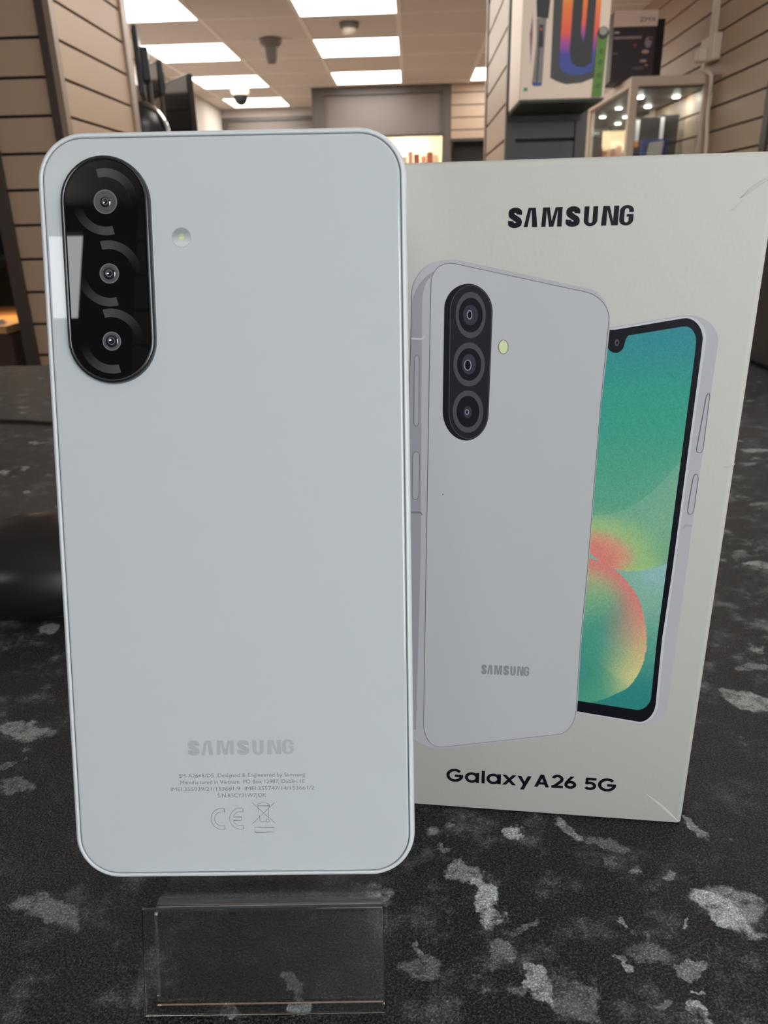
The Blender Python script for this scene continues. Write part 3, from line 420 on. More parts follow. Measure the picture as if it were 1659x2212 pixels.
MB().lathe((0, 0, -.03), [(.042, 0), (.045, -.02), (.03, -.035), (.004, -.037)], 24).build('sensor_head', M['white_plastic'], e, smooth=True)
tag(e, 'round smoke detector on the ceiling in front of the middle light panel', 'smoke detector')

# ------------------------------------------------------------------ left slatted pillar
e = empty('slatwall_pillar', (-1.14, 2.75, FL)); Z = -FL
def loc_mb(mb, o): 
    l = o.location; mb.v = [(v[0]-l[0], v[1]-l[1], v[2]-l[2]) for v in mb.v]; return mb
def part(mb, name, m, o, **k): return loc_mb(mb, o).build(name, m, o, **k)
part(MB().box(-1.225, -1.035, 2.453, 3.09, FL, CEIL), 'core', M['groove'], e)
part(slat_boards('x', -1.235, -1.055, 2.44, 1, FL, CEIL), 'front_slat_panel', M['slat'], e, bevel=.001)
part(slat_boards('y', 2.46, 3.045, -1.022, -1, FL, CEIL), 'side_slat_panel', M['slat'], e, bevel=.001)
part(MB().box(-1.055, -1.030, 2.430, 2.458, FL, CEIL), 'corner_post', M['post_dark'], e)
part(MB().box(-1.030, -1.012, 2.430, 2.462, FL, CEIL), 'corner_trim', M['post_alu'], e)
part(MB().box(-1.036, -1.012, 3.045, 3.10, FL, CEIL), 'rear_trim', M['post_alu'], e, bevel=.003)
part(MB().box(-1.275, -1.235, 2.425, 2.48, FL, CEIL), 'left_post', M['post_dark'], e)
tag(e, 'slatted beige pillar with dark corner post at the left edge of the picture', 'slatwall pillar')

# ------------------------------------------------------------------ right slatted pillar
e = empty('slatwall_pillar', (.41, 2.87, FL))
part(MB().box(.303, .515, 2.543, 3.20, FL, CEIL), 'core', M['groove'], e)
part(slat_boards('y', 2.55, 3.18, .29, 1, FL, CEIL, phase=.083), 'side_slat_panel', M['slat'], e, bevel=.001)
part(slat_boards('x', .318, .497, 2.53, 1, FL, CEIL, phase=.077), 'front_slat_panel', M['slat_shaded'], e, bevel=.001)
part(MB().box(.288, .318, 2.52, 2.55, FL, CEIL), 'corner_post', M['post_dark'], e)
part(MB().box(.497, .530, 2.52, 2.55, FL, CEIL), 'right_post', M['post_dark'], e)
part(MB().box(.284, .300, 3.18, 3.21, FL, CEIL), 'rear_trim', M['post_alu'], e)
tag(e, 'slatted beige pillar carrying the big speaker box, right of the ceiling lights', 'slatwall pillar')

# ------------------------------------------------------------------ far partition with sign board, slats and lit showcase
YP = 7.55
st = MB().box(-.884, -.77, YP, YP+.08, FL, CEIL-.003).box(.29, .37, YP, YP+.08, FL, CEIL-.003).box(-.77, .29, YP, YP+.08, 1.215, CEIL-.003)
struct(st.build('wall_far', M['grey_dark']))
struct(MB().box(-.77, .29, YP+.03, YP+.07, .885, 1.215).build('trim_2', M['grey']))['label'] = 'plain taupe board over the lit showcase'
struct(MB().box(-.80, .30, YP-.01, YP+.03, .868, .885).build('trim_3', M['post_dark']))
q = struct(MB().box(.37, XR, YP+.013, YP+.08, .84, CEIL-.003).build('wall_far_right', M['groove']))
slat_boards('x', .37, XR, YP, 1, .84, CEIL-.003, phase=.01).build('slat_boards', M['slat'], q, bevel=.001)
struct(MB().box(.40, XR, YP+.05, YP+.08, FL, .84).build('dark_opening', M['black_matt']))  # black sheet; the darkness of the opening is put into its colour
struct(MB().box(.37, XR, YP-.01, YP+.05, .815, .84).build('trim_4', M['post_dark']))
# left doorway in the back wall
d = struct(MB().box(-1.95, -.95, YB-.06, YB, FL, 1.19).build('door_1', M['grey']))
MB().box(-1.97, -.93, YB-.08, YB-.061, 1.165, 1.20).box(-1.97, -1.92, YB-.08, YB-.061, FL, 1.165).box(-.98, -.93, YB-.08, YB-.061, FL, 1.165).build('door_frame', M['grey_dark'], d)
# lit showcase
M['cream_lit'] = mat('pale yellow showcase lining', (0.92, 0.85, 0.62), 0.7)
e = empty('display_showcase', (-.24, 8.0, FL))
part(MB().box(-.77, .30, 8.35, 8.38, FL, .96).box(-.80, -.77, 7.66, 8.38, FL, .96).box(.30, .33, 7.66, 8.38, FL, .96), 'lining', M['cream_lit'], e)
part(MB().box(-.77, .30, 7.66, 8.38, .96, .98), 'top_panel', M['cream_lit'], e)
part(MB().box(-.77, .30, 7.75, 8.35, .60, .62), 'shelf', M['white_plastic'], e)
for xx in (-.112, -.011, .085):
    part(MB().lathe((xx, 8.15, .958), [(.022, 0), (.022, -.012)], 16), 'spot_lamp', M['led'], e)
tag(e, 'brightly lit pale yellow showcase seen in the far partition beyond the box', 'showcase')
M['pink'] = mat('pink package', (0.85, 0.45, 0.42), 0.5); M['maroon'] = mat('maroon package', (0.42, 0.12, 0.14), 0.5)
M['pale'] = mat('white package', (0.85, 0.75, 0.7), 0.5)
pk = [(-.075, .08, .74, 'pale', 'white package at the left end of the lit showcase shelf'), (.0, .045, .785, 'pink', 'narrow pink package in the lit showcase'),
      (.06, .055, .76, 'maroon', 'dark red package in the lit showcase'), (.13, .05, .745, 'pink', 'short pink package beside the dark red one'),
      (.19, .06, .775, 'maroon', 'taller maroon package near the right of the lit showcase'), (.25, .05, .75, 'pale', 'white package at the right end of the lit showcase shelf')]
for xx, ww, zt, mm, lab in pk:
    o = MB().box(-ww/2, ww/2, -.03, .03, 0, zt-.62).build('package', M[mm], bevel=.004); o.location = (xx, 8.1, .62)
    tag(o, lab, 'package', 'packages in the far lit showcase')

# ------------------------------------------------------------------ wall unit and dark screens beyond the left pillar
e = empty('slatwall_unit', (-1.6, 3.95, FL))
part(MB().box(-1.75, -1.462, 3.25, 4.80, FL, .86), 'core', M['groove'], e)
part(slat_boards('y', 3.25, 4.80, -1.45, -1, FL, .86), 'slat_boards', M['grey'], e)
part(MB().box(-1.75, -1.30, 4.78, 4.83, FL, .86), 'end_panel', M['post_alu'], e)
tag(e, 'low slatted wall unit behind the dark screens, left of the white wall', 'wall unit')
def screen(name, x0, y0, x1, y1, z0, z1, th, label):
    a = Vector((x0, y0, 0)); b = Vector((x1, y1, 0)); L = (b-a).length; u = (b-a).normalized(); n = Vector((-u.y, u.x, 0))
    Mx = Matrix(((u.x, n.x, 0, x0), (u.y, n.y, 0, y0), (0, 0, 1, z0), (0, 0, 0, 1)))
    o = bpy.data.objects.new(name, None); link(o); o.matrix_world = Mx; H = z1-z0
    MB().box(0, L, 0, th, 0, H).build('casing', M['black'], o, bevel=.004)
    MB().box(.012, L-.012, -.002, .001, .02, H-.012).build('display', mat('screen glass', (.02, .018, .018), .15), o)
    MB().box(L*.3, L*.7, th, th+.03, H*.25, H*.75).build('rear_housing', M['black'], o, bevel=.004)
    MB().tube([(L*.5, th+.02, H*.6), (L*.5, th+.02, FL-z0)], .011).build('stand_pole', M['post_dark'], o, smooth=True)
    return tag(o, label, 'screen', 'dark screens displayed beyond the left pillar')
screen('screen', -1.16, 3.62, -1.10, 3.40, .66, .905, .02, 'narrow dark screen seen nearly edge-on right behind the left pillar')
screen('screen', -1.335, 4.20, -1.185, 3.98, .745, .888, .025, 'small dark screen with pale edge, middle of the three beyond the left pillar')
screen('screen', -1.40, 4.70, -1.155, 4.38, .42, .895, .03, 'largest dark screen, farthest of the three beyond the left pillar')
M['chrome'] = mat('chrome band', (.8, .78, .74), .15, metal=1)
e = empty('headphones', (-1.10, 3.38, .44))
MB().lathe((0, 0, 0), [(.05, -.02), (.10, .02), (.105, .09), (.09, .14), (.05, .175), (.01, .185)], 32).build('black_cap', M['black'], e, smooth=True)
pts = [(.115*math.cos(math.radians(a)), -.03, .06+.125*math.sin(math.radians(a))) for a in range(-10, 130, 8)]
MB().tube(pts, .010).build('chrome_band', M['chrome'], e, smooth=True)
MB().lathe((0, 0, -1.44), [(.10, 0), (.10, .02), (.02, .03), (.02, 1.40), (.07, 1.41), (.07, 1.42)], 24).build('display_stand', M['black'], e, smooth=True)
tag(e, 'rounded black item with a shiny chrome band beside the left pillar', 'headphones')

# left recess with a warm lit wooden shelf
M['wood'] = mat('light wood', (.62, .36, .16), .5, noise=.2, nscale=8)
M['brown'] = mat('dark brown board', (.07, .04, .03), .6)
e = empty('shelf_unit', (-1.62, 2.95, FL))
part(MB().box(-1.96, -1.29, 3.18, 3.20, FL, .20), 'back_panel', M['black_matt'], e)
part(MB().box(-1.96, -1.36, 2.50, 3.18, -.165, -.14), 'shelf_board', M['wood'], e)
part(MB().box(-1.96, -1.36, 2.52, 3.18, FL, -.17), 'base_cabinet', M['brown'], e)
part(MB().box(-1.96, -1.30, 2.50, 3.18, .045, .07), 'canopy', M['black_matt'], e)
part(MB().lathe((-1.47, 2.75, .045), [(.03, 0), (.03, -.008)], 16), 'lamp', mat('warm lamp', (1, .8, .5), .5, emit=(1, .62, .3), es=70), e)
tag(e, 'dark shelf unit with a warmly lit wooden shelf at the left edge', 'shelf unit')
for i, (xx, yy, ww, hh, lab) in enumerate([(-1.42, 2.56, .05, .018, 'small pale item at the right end of the warmly lit wooden shelf'), (-1.49, 2.60, .05, .03, 'pale item in the middle of the warmly lit wooden shelf')]):
    o = MB().loft([[(-ww/2, -.02, 0), (ww/2, -.02, 0), (ww/2, .02, 0), (-ww/2, .02, 0)], [(-ww/3, -.012, hh), (ww/3, -.012, hh), (ww/3, .012, hh), (-ww/3, .012, hh)]]).build('small_package', M['pale'], bevel=.003)
    o.location = (xx, yy, -.14); tag(o, lab, 'package', 'small items on the lit shelf')

# ------------------------------------------------------------------ big speaker carton hanging shelf
e = empty('shelf_plate', (.41, 2.4, .446))
MB().box(-.116, .100, -.145, .119, -.003, 0).build('plate', M['carton_base'], e)
MB().box(-.116, .100, .113, .119, -.02, -.003).build('rear_lip', M['carton_base'], e)
tag(e, 'thin dark shelf fixed to the right pillar under the big speaker carton', 'shelf')
e = empty('speaker_carton', (.29, 2.25, .446))
M['carton'] = mat('white printed carton', (.82, .66, .53), .45)
MB().box(0, .224, 0, .235, .004, .37).build('carton_body', M['carton'], e, bevel=.002)
MB().box(0.001, .223, .001, .234, 0, .004).build('carton_underside', M['carton_base'], e)
YY = -.0006
M['pr_grey'] = mat('print dark grey', (.045, .04, .038), .5); M['pr_black'] = mat('print black', (.008, .008, .01), .5)
M['pr_green'] = mat('print green', (.10, .22, .012), .5); M['pr_red'] = mat('print orange red', (.8, .12, .03), .5)
M['pr_mid'] = mat('print mid grey', (.22, .19, .18), .5); M['pr_blue'] = mat('print blue', (.03, .06, .30), .5)
def rainbow(name, z0, z1):
    m = bpy.data.materials.new(name); m.use_nodes = True; nt = m.node_tree; b = nt.nodes['Principled BSDF']; n = N(nt)
    tc = nt.nodes.new('ShaderNodeTexCoord'); sp = nt.nodes.new('ShaderNodeSeparateXYZ'); nt.links.new(tc.outputs['Object'], sp.inputs[0])
    f = nt.nodes.new('ShaderNodeMapRange'); nt.links.new(sp.outputs[2], f.inputs[0]); f.inputs[1].default_value = z0; f.inputs[2].default_value = z1
    r = nt.nodes.new('ShaderNodeValToRGB'); nt.links.new(f.outputs[0], r.inputs[0]); cr = r.color_ramp
    cols = [(0, (.02, .07, .30)), (.28, (.05, .05, .33)), (.42, (.45, .06, .30)), (.52, (.85, .10, .06)), (.8, (.90, .20, .02)), (1, (.85, .45, .02))]
    cr.elements[0].position = 0; cr.elements[0].color = cols[0][1]+(1,); cr.elements[1].position = 1; cr.elements[1].color = cols[-1][1]+(1,)
    for p_, c_ in cols[1:-1]: el = cr.elements.new(p_); el.color = c_+(1,)
    nt.links.new(r.outputs[0], b.inputs['Base Color']); b.inputs['Roughness'].default_value = .5
    return m
RB = rainbow('print rainbow glow', .05, .25)
bx, bz = -.29, -.446
def P(pts): return [(a+bx, c+bz) for a, c in pts]
MB().poly(P([(.367, .815), (.369, .50), (.385, .492), (.41, .484), (.45, .486), (.484, .497), (.484, .815)]), YY).build('printed_speaker', M['pr_grey'], e)
MB().poly(P([(.392, .81), (.390, .53), (.398, .514), (.42, .505), (.45, .505), (.478, .512), (.488, .60), (.4885, .81)]), YY*2).build('printed_light_ring', RB, e)
MB().poly(P([(.419, .81), (.4155, .56), (.422, .534), (.435, .524), (.455, .522), (.474, .532), (.476, .81)]), YY*3).build('printed_speaker_front', M['pr_black'], e)
MB().poly(P([(.444, .81), (.441, .60), (.449, .575), (.452, .60), (.457, .81)]), YY*4).build('printed_inner_glow', rainbow('print dim glow', .09, .25), e)
MB().poly(P([(.325, .81), (.3245, .67), (.327, .637), (.356, .633), (.360, .68), (.360, .81)]), YY*2).build('printed_microphone_head', M['pr_black'], e)
MB().poly(P([(.327, .635), (.329, .58), (.322, .488), (.348, .486), (.350, .58), (.352, .635)]), YY*2).build('printed_microphone_handle', M['pr_mid'], e)
MB().poly(P([(.334, .62), (.333, .57), (.346, .57), (.345, .62)]), YY*3).stroke(P([(.336, .57), (.334, .49)]), .003, YY*3).build('printed_microphone_grip', M['pr_black'], e)
MB().poly(P(arc(.339, .61, .003, .003, 0, 330, 10)), YY*4).build('printed_button', M['pr_red'], e)
MB().poly(P([(.322, .490), (.324, .483), (.346, .482), (.3485, .489)]), YY*3).build('printed_microphone_base', M['pr_blue'], e)
MB().poly(P([(.316, .645), (.311, .60), (.316, .53), (.318, .60)]), YY).build('printed_streak', mat('print purple', (.25, .08, .15), .5), e)
MB().poly(P([(.4835, .60), (.480, .4525), (.5055, .4525), (.511, .60)]), YY*5).build('printed_green_band', M['pr_green'], e)
sp_ = MB().poly(P(arc(.498, .597, .0145, .0145, 0, 350, 24)), YY*6).build('printed_round_badge', M['pr_black'], e)
MB().poly(P(arc(.498, .601, .0105, .009, 0, 350, 24)), YY*7).build('badge_face', mat('print silver', (.3, .28, .26), .5), sp_)
for k, zz in enumerate((.556, .531, .502, .477)):
    o = MB().stroke(P(arc(.497-k*.001, zz, .005, .005, 0, 340, 14)), .0016, YY*6).poly(P(arc(.497-k*.001, zz, .002, .002, 0, 330, 8)), YY*6).build('printed_icon', mat('print dark green', (.02, .05, .005), .5), e)
MB().poly(P([(.2995, .480), (.3015, .4755), (.299, .469), (.3055, .472), (.311, .469), (.3095, .4755), (.3115, .480), (.3055, .478)]), YY).build('printed_green_mark', mat('print leaf green', (.02, .25, .06), .5), e)
tag(e, 'large white carton printed with a rainbow-lit speaker on the right pillar', 'carton')

# ------------------------------------------------------------------ display cabinet at the right wall
CX0, CX1, CY0, CY1, CT = 1.0, 1.365, 3.87, 4.74, .74
e = empty('display_cabinet', ((CX0+CX1)/2, (CY0+CY1)/2, FL))
M['cab'] = mat('cream cabinet frame', (.78, .63, .50), .45)
part(MB().box(CX0, CX1, CY0, CY1, .70, CT), 'top_panel', M['cab'], e, bevel=.003)
for xx, yy in ((CX0, CY0), (CX1-.035, CY0), (CX0, CY1-.035), (CX1-.035, CY1-.035)):
    part(MB().box(xx, xx+.035, yy, yy+.035, FL+.1, .70), 'corner_post', M['cab'], e, bevel=.003)
part(MB().box(CX0, CX1, CY0, CY1, FL, FL+.1), 'plinth', M['cab'], e)
part(MB().box(CX0+.03, CX1-.03, CY0+.03, CY1-.03, .692, .70), 'ceiling_lining', M['grey_dark'], e)
part(MB().box(CX0+.035, CX1-.035, CY0+.012, CY0+.018, FL+.1, .70), 'front_glass', M['clear'], e)
part(MB().box(CX0+.012, CX0+.018, CY0+.035, CY1-.035, FL+.1, .70), 'side_glass', M['clear'], e)
part(MB().box(CX0+.03, CX1-.03, CY0+.03, CY1-.03, .40, .408), 'shelf', mat('grey glass shelf', (.25, .27, .26), .2), e)
part(MB().box(CX0+.035, CX1-.035, CY1-.03, CY1-.024, FL+.1, .70), 'back_mirror', mat('mirror', (.55, .6, .58), .03, metal=1), e)
for xx, yy in ((1.12, 4.15), (1.30, 4.17), (1.12, 4.53), (1.26, 4.50)):
    s_ = part(MB().lathe((xx, yy, .692), [(.016, 0), (.016, -.006)], 16), 'spot_lamp', M['led'], e)
tag(e, 'cream framed glass display cabinet with spot lights against the right wall', 'display cabinet')
def cab_box(name, x0, x1, y0, y1, h, m, lab, cat='carton'):
    o = MB().box(-(x1-x0)/2, (x1-x0)/2, -(y1-y0)/2, (y1-y0)/2, 0, h).build(name, m, bevel=.002); o.location = ((x0+x1)/2, (y0+y1)/2, .408)
    return tag(o, lab, cat)
M['cdark'] = mat('dark carton', (.035, .03, .028), .4)
for x0, x1, hh, lab in ((1.125, 1.235, .20, 'dark carton with a white and orange side strip, left one inside the cabinet'), (1.245, 1.335, .21, 'dark carton with a white and orange side strip, right one inside the cabinet')):
    e = empty('headset_carton', ((x0+x1)/2, 4.24, .408)); hw = (x1-x0)/2
    MB().box(-hw, hw, -.04, .04, 0, hh).build('carton_body', M['cdark'], e, bevel=.002)
    MB().box(-hw, -hw+.02, -.0412, -.04, .095, hh-.01).build('white_strip', mat('print pale lilac', (.85, .8, .8), .5), e)
    MB().box(-hw, -hw+.02, -.0412, -.04, .068, .095).build('orange_strip', mat('print orange', (.85, .32, .04), .5), e)
    tag(e, lab, 'carton', 'dark cartons inside the glass cabinet')
e = empty('blue_package', (1.195, 4.10, .408))
MB().box(-.062, .062, -.015, .015, 0, .092).build('package_body', M['pr_blue'], e, bevel=.002)
MB().poly([(-.038, 0.01), (.036, .01), (.043, .086), (-.028, .078)], -.0155).build('white_label', M['pale'], e)
tag(e, 'blue package with white label at the front of the cabinet shelf', 'package')
e = empty('cream_jar', (1.07, 4.30, .408))
MB().lathe((0, 0, 0), [(.03, 0), (.036, .01), (.036, .07), (.028, .085)], 24).build('jar_body', mat('cream jar', (.9, .72, .5), .4), e, smooth=True)
MB().lathe((0, 0, .085), [(.03, 0), (.03, .02)], 24).build('lid', M['pale'], e, smooth=True)
tag(e, 'cream coloured jar glowing in the left side of the glass cabinet', 'jar')

# dark carton on top of the cabinet
e = empty('dark_carton', (1.052, 4.02, CT))
MB().box(-.115, .082, 0, .17, 0, .285).build('carton_body', mat('dark plum carton', (.035, .016, .020), .45), e, bevel=.002)
MB().box(.082, .118, .004, .166, 0, .25).build('side_flap', M['black_matt'], e)
MB().box(-.1155, .0825, -.001, .0, .222, .285).build('pale_header', mat('print pale pink', (.95, .70, .60), .5), e)
text_mb('ZMX', .0, .075, .240, .018, -.0016).build('header_lettering', M['pr_black'], e)
MB().box(-.11, -.088, -.0008, 0, .197, .203).build('text_line', M['pale'], e)
MB().box(-.11, .015, -.0008, 0, .174, .184).build('text_line', mat('print dusty text', (.38, .28, .26), .5), e)
MB().box(-.11, -.085, -.0008, 0, .115, .119).build('text_line', M['pr_mid'], e)
for (px_, pz_, rx_, rz_, c_) in ((.048, .158, .016, .022, (.35, .25, .3)), (.058, .172, .008, .008, (.6, .12, .14)), (.038, .121, .017, .008, (.6, .40, .32)), (.032, .084, .017, .006, (.45, .36, .30)), (-.012, .148, .006, .006, (.4, .08, .06)), (.012, .055, .03, .007, (.12, .10, .11)), (.048, .066, .006, .005, (.6, .25, .1))):
    MB().poly(arc(px_, pz_, rx_, rz_, 0, 345, 18), -.0008).build('printed_picture', mat('print blot', c_, .5), e)
tag(e, 'dark plum carton with pale pink top band standing on the glass cabinet', 'carton')

# ------------------------------------------------------------------ right wall trim, socket and cord
struct(MB().box(XR-.012, XR, 3.22, 3.27, FL, .62).build('trim_5', M['post_dark']))
e = empty('power_socket', (XR, 3.93, .85))
MB().box(-.035, 0, -.10, .075, -.06, .045).build('socket_box', M['white_plastic'], e, bevel=.006)
MB().box(-.075, -.035, -.03, .025, -.055, 0).build('plug', M['white_plastic'], e, bevel=.006)
MB().box(-.02, 0, -.022, .022, .045, CEIL-.85).build('conduit', M['white_plastic'], e)
tag(e, 'cream wall socket with plug and trunking on the right slatted wall', 'socket')
cp = smooth_path([(1.33, 3.92, .79), (1.325, 3.90, .76), (1.33, 3.82, .735), (1.33, 3.795, .70), (1.345, 3.84, .63), (1.345, 3.83, .55), (1.345, 3.80, .41), (1.35, 3.80, 0), (1.35, 3.80, FL+.01)], 6)
o = MB().tube(cp, .008, 10).build('mains_cable', M['white_plastic'], smooth=True)
tag(o, 'cream mains cable hanging from the wall socket beside the cabinet', 'cable')

# ------------------------------------------------------------------ counter
def counter_mat():
    m = bpy.data.materials.new('black stone laminate'); m.use_nodes = True; nt = m.node_tree; b = nt.nodes['Principled BSDF']; n = N(nt)
    geo = nt.nodes.new('ShaderNodeTexCoord'); P0 = geo.outputs['Object']
    # domain warp
    wn = n.noise(P0, 95, 5, .6)
    sub = nt.nodes.new('ShaderNodeVectorMath'); sub.operation = 'SUBTRACT'; nt.links.new(wn.outputs['Color'], sub.inputs[0]); sub.inputs[1].default_value = (.5, .5, .5)
    sc = nt.nodes.new('ShaderNodeVectorMath'); sc.operation = 'MULTIPLY'; nt.links.new(sub.outputs[0], sc.inputs[0]); sc.inputs[1].default_value = (.016, .016, 0)
    ad = nt.nodes.new('ShaderNodeVectorMath'); ad.operation = 'ADD'; nt.links.new(P0, ad.inputs[0]); nt.links.new(sc.outputs[0], ad.inputs[1])
    fl = nt.nodes.new('ShaderNodeVectorMath'); fl.operation = 'MULTIPLY'; nt.links.new(ad.outputs[0], fl.inputs[0]); fl.inputs[1].default_value = (1, 1, 0)
    on = nt.nodes.new('ShaderNodeVectorMath'); on.operation = 'ADD'; nt.links.new(fl.outputs[0], on.inputs[0]); on.inputs[1].default_value = (0, 0, 1)
    V = on.outputs[0]; total = None
    for (cx, cy, a, b_, c, d, stn) in blots:
        o1 = nt.nodes.new('ShaderNodeVectorMath'); o1.operation = 'DOT_PRODUCT'; nt.links.new(V, o1.inputs[0]); o1.inputs[1].default_value = (a, b_, -(a*cx+b_*cy))
        o2 = nt.nodes.new('ShaderNodeVectorMath'); o2.operation = 'DOT_PRODUCT'; nt.links.new(V, o2.inputs[0]); o2.inputs[1].default_value = (c, d, -(c*cx+d*cy))
        q = n.m('ADD', n.m('MULTIPLY', o1.outputs['Value'], o1.outputs['Value']), n.m('MULTIPLY', o2.outputs['Value'], o2.outputs['Value']))
        k = n.ss(q, .55, 1.25, stn, 0.0)
        total = k if total is None else n.m('MAXIMUM', total, k)
    n1 = n.noise(P0, 210, 8, .75).outputs['Fac']
    total = n.m('MULTIPLY', total, n.ss(n1, .33, .55, .15, 1.0))
    # faint clouds everywhere, scattered specks farther off
    n2 = n.noise(P0, 70, 8, .72).outputs['Fac']; n3 = n.noise(P0, 9, 4, .5).outputs['Fac']
    cl = n.m('MULTIPLY', n.ss(n2, .48, .80), n.ss(n3, .38, .62, .10, .50))
    n4 = n.noise(P0, 48, 6, .6).outputs['Fac']
    spk = n.m('MULTIPLY', n.ss(n4, .62, .70), .5)
    total = n.m('MAXIMUM', n.m('MAXIMUM', total, cl), spk, clamp=True)
    g = n.noise(P0, 1900, 2, .6).outputs['Fac']; grain = n.ss(g, .42, .72)
    base = n.mix(grain, (.0025, .0025, .003), (.070, .069, .073))
    lum = n.mix(grain, (.40, .43, .42), (.90, .94, .93))
    col = n.mix(total, base, lum)
    nt.links.new(col, b.inputs['Base Color'])
    b.inputs['Roughness'].default_value = .40; b.inputs['Specular IOR Level'].default_value = .33
    g2 = n.noise(P0, 1300, 3, .65).outputs['Fac']
    bp = nt.nodes.new('ShaderNodeBump'); bp.inputs['Strength'].default_value = 1.0; bp.inputs['Distance'].default_value = .0006
    nt.links.new(g2, bp.inputs['Height']); nt.links.new(bp.outputs[0], b.inputs['Normal'])
    return m
M['counter'] = counter_mat()
e = empty('shop_counter', (0, 0, FL))
o = MB().box(-1.5, 1.30, -.16, .93, -FL-.04, -FL).build('worktop', M['counter'], e, bevel=.003)
# texture space: keep the stone pattern registered to the worktop itself
for v in o.data.vertices: v.co.z += FL
o.location = (0, 0, -FL)
MB().box(-1.45, 1.25, -.12, .88, 0, -FL-.04).build('cabinet_body', M['brown'], e)
tag(e, 'shop counter with a black white-flecked stone-look worktop', 'counter')

# black mouse and thin cable
e = empty('computer_mouse', (-.164, .314, 0), Matrix.Rotation(math.radians(16), 3, 'Z'))
def mouse_rings():
    rings = []
    prof = [(.0, .93), (.10, .985), (.28, 1.0), (.5, .95), (.68, .84), (.83, .67), (.93, .46), (.98, .26), (1.0, .06)]
    for t, s_ in prof:
        ring = []
        for i in range(48):
            a = 2*math.pi*i/48; c, sn = math.cos(a), math.sin(a)
            rx = .057*s_; ry = .034*s_
            x_ = rx*math.copysign(abs(c)**.85, c); y_ = ry*math.copysign(abs(sn)**.85, sn)
            z_ = .0015+.0345*t*(1-.18*(x_/.057)-.12*(x_/.057)**2)
            ring.append((x_, y_, z_))
        rings.append(ring)
    return rings
M['mouse'] = mat('satin black plastic', (.010, .010, .012), .28)
MB().loft(mouse_rings()).build('shell', M['mouse'], e, smooth=True, angle=60)
MB().lathe((0, 0, 0), [(.03, 0), (.03, .002)], 24).build('glide_base', M['black_matt'], e)
wm = MB().lathe((.035, 0, .0315), [(.0, -.0035), (.0075, -.0035), (.0085, -.002), (.0085, .002), (.0075, .0035), (0.0, .0035)], 20, 'y'); wm.build('scroll_wheel', M['pr_mid'], e, smooth=True)
tag(e, 'black computer mouse on the counter, half hidden behind the white phone', 'mouse')
cp = smooth_path([(-.95, .70, .0015), (-.6, .665, .0015), (-.37, .638, .0015), (-.31, .6255, .0015), (-.15, .60, .0015), (.05, .66, .0015), (.2, .86, .0015)], 8)
o = MB().tube(cp, .0014, 8).build('thin_cable', M['black_matt'], smooth=True)
tag(o, 'thin black cable lying across the counter far left of the phone', 'cable')
# black case at the right rear of the counter
e = empty('till_case', (.498, .83, 0))
MB().box(-.115, .12, -.05, .07, 0, .30).build('casing', M['black'], e, bevel=.006)
MB().box(-.10, .10, -.052, -.05, .03, .28).build('front_panel', M['black_matt'], e)
tag(e, 'black upright case standing at the far right of the counter', 'case')
# ------------------------------------------------------------------ phone carton (white box on the right)
BW, BH, BD = 83.13, 172.0, 27.0
Mb = Matrix.Rotation(-0.08888, 3, 'Z') @ Matrix.Rotation(-0.02002, 3, 'X') @ Matrix.Rotation(0.00127, 3, 'Y')
box = empty('phone_carton', (0.07469, 0.16547, 0.0), Mb)
def F(p): return (p[0]/1000-BW/1000, p[1]/1000)      # face mm (from lower left corner) -> local metres
M['card'] = mat('white satin card', (.468, .459, .415), .5, spec=.08, bump=.05, bscale=900)
def carton():
    W_, H_, D_ = BW/1000, BH/1000, BD/1000
    mb = MB(); r = .0016
    lift = D_*math.sin(.02002)
    ring = lambda z, ins: [(x_, y_, z + (lift*(y_/D_) if z < .01 else 0)) for (x_, y_) in
        [(a, b) for a, b in rr(-W_+ins, 0-ins, 0+ins, D_-ins, max(r-ins, .0003), 4)]]
    zs = [(0.0001, .0008), (.0008, 0), (H_-r, 0)] + [(H_-r+r*math.sin(math.radians(a)), r*(1-math.cos(math.radians(a)))) for a in (22, 45, 67, 90)]
    mb.loft([ring(z, i) for z, i in zs])
    return mb
carton().build('carton_body', M['card'], box, smooth=True, angle=50)
LY = -0.00003
def layer(k): return LY*(k+1)
def flat(path, k, name, m, parent=box): return MB().poly([F(p) for p in path], layer(k)).build(name, m, parent)
def clean(pts):
    out = [pts[0]]
    for p in pts[1:]:
        if (p[0]-out[-1][0])**2+(p[1]-out[-1][1])**2 > 1e-4: out.append(p)
    if (out[0][0]-out[-1][0])**2+(out[0][1]-out[-1][1])**2 < 1e-4: out.pop()
    return out
def pm(name, rgb, k=.83, rough=.42): return mat(name, tuple(c*k for c in rgb), rough, spec=.10)
ink = pm('black ink', (.006, .006, .010)); ink2 = pm('soft black ink', (.018, .018, .024)); ink3 = pm('dark ring grey ink', (.075, .075, .085)); ink4 = pm('deep black ink', (.010, .010, .015))
sil_side = pm('print silver side', (.335, .325, .35)); sil_edge = pm('print silver edge', (.46, .455, .475)); sil_face = pm('print pale grey back', (.50, .50, .505))
sil_line = pm('print seam grey', (.20, .19, .20)); sil_lip = pm('print bright lip', (.58, .58, .60)); sil_key = pm('print key grey', (.40, .39, .41))
sil_dark = pm('print shaded side', (.30, .295, .32))

pf = flat(clean(fside), 0, 'printed_phone_front', sil_edge)
flat(clean(flip), 1, 'printed_edge', sil_lip, pf)
bz_in = clean(bezI); bz_out = clean(bezO)
flat(bz_out, 2, 'printed_bezel', ink, pf)
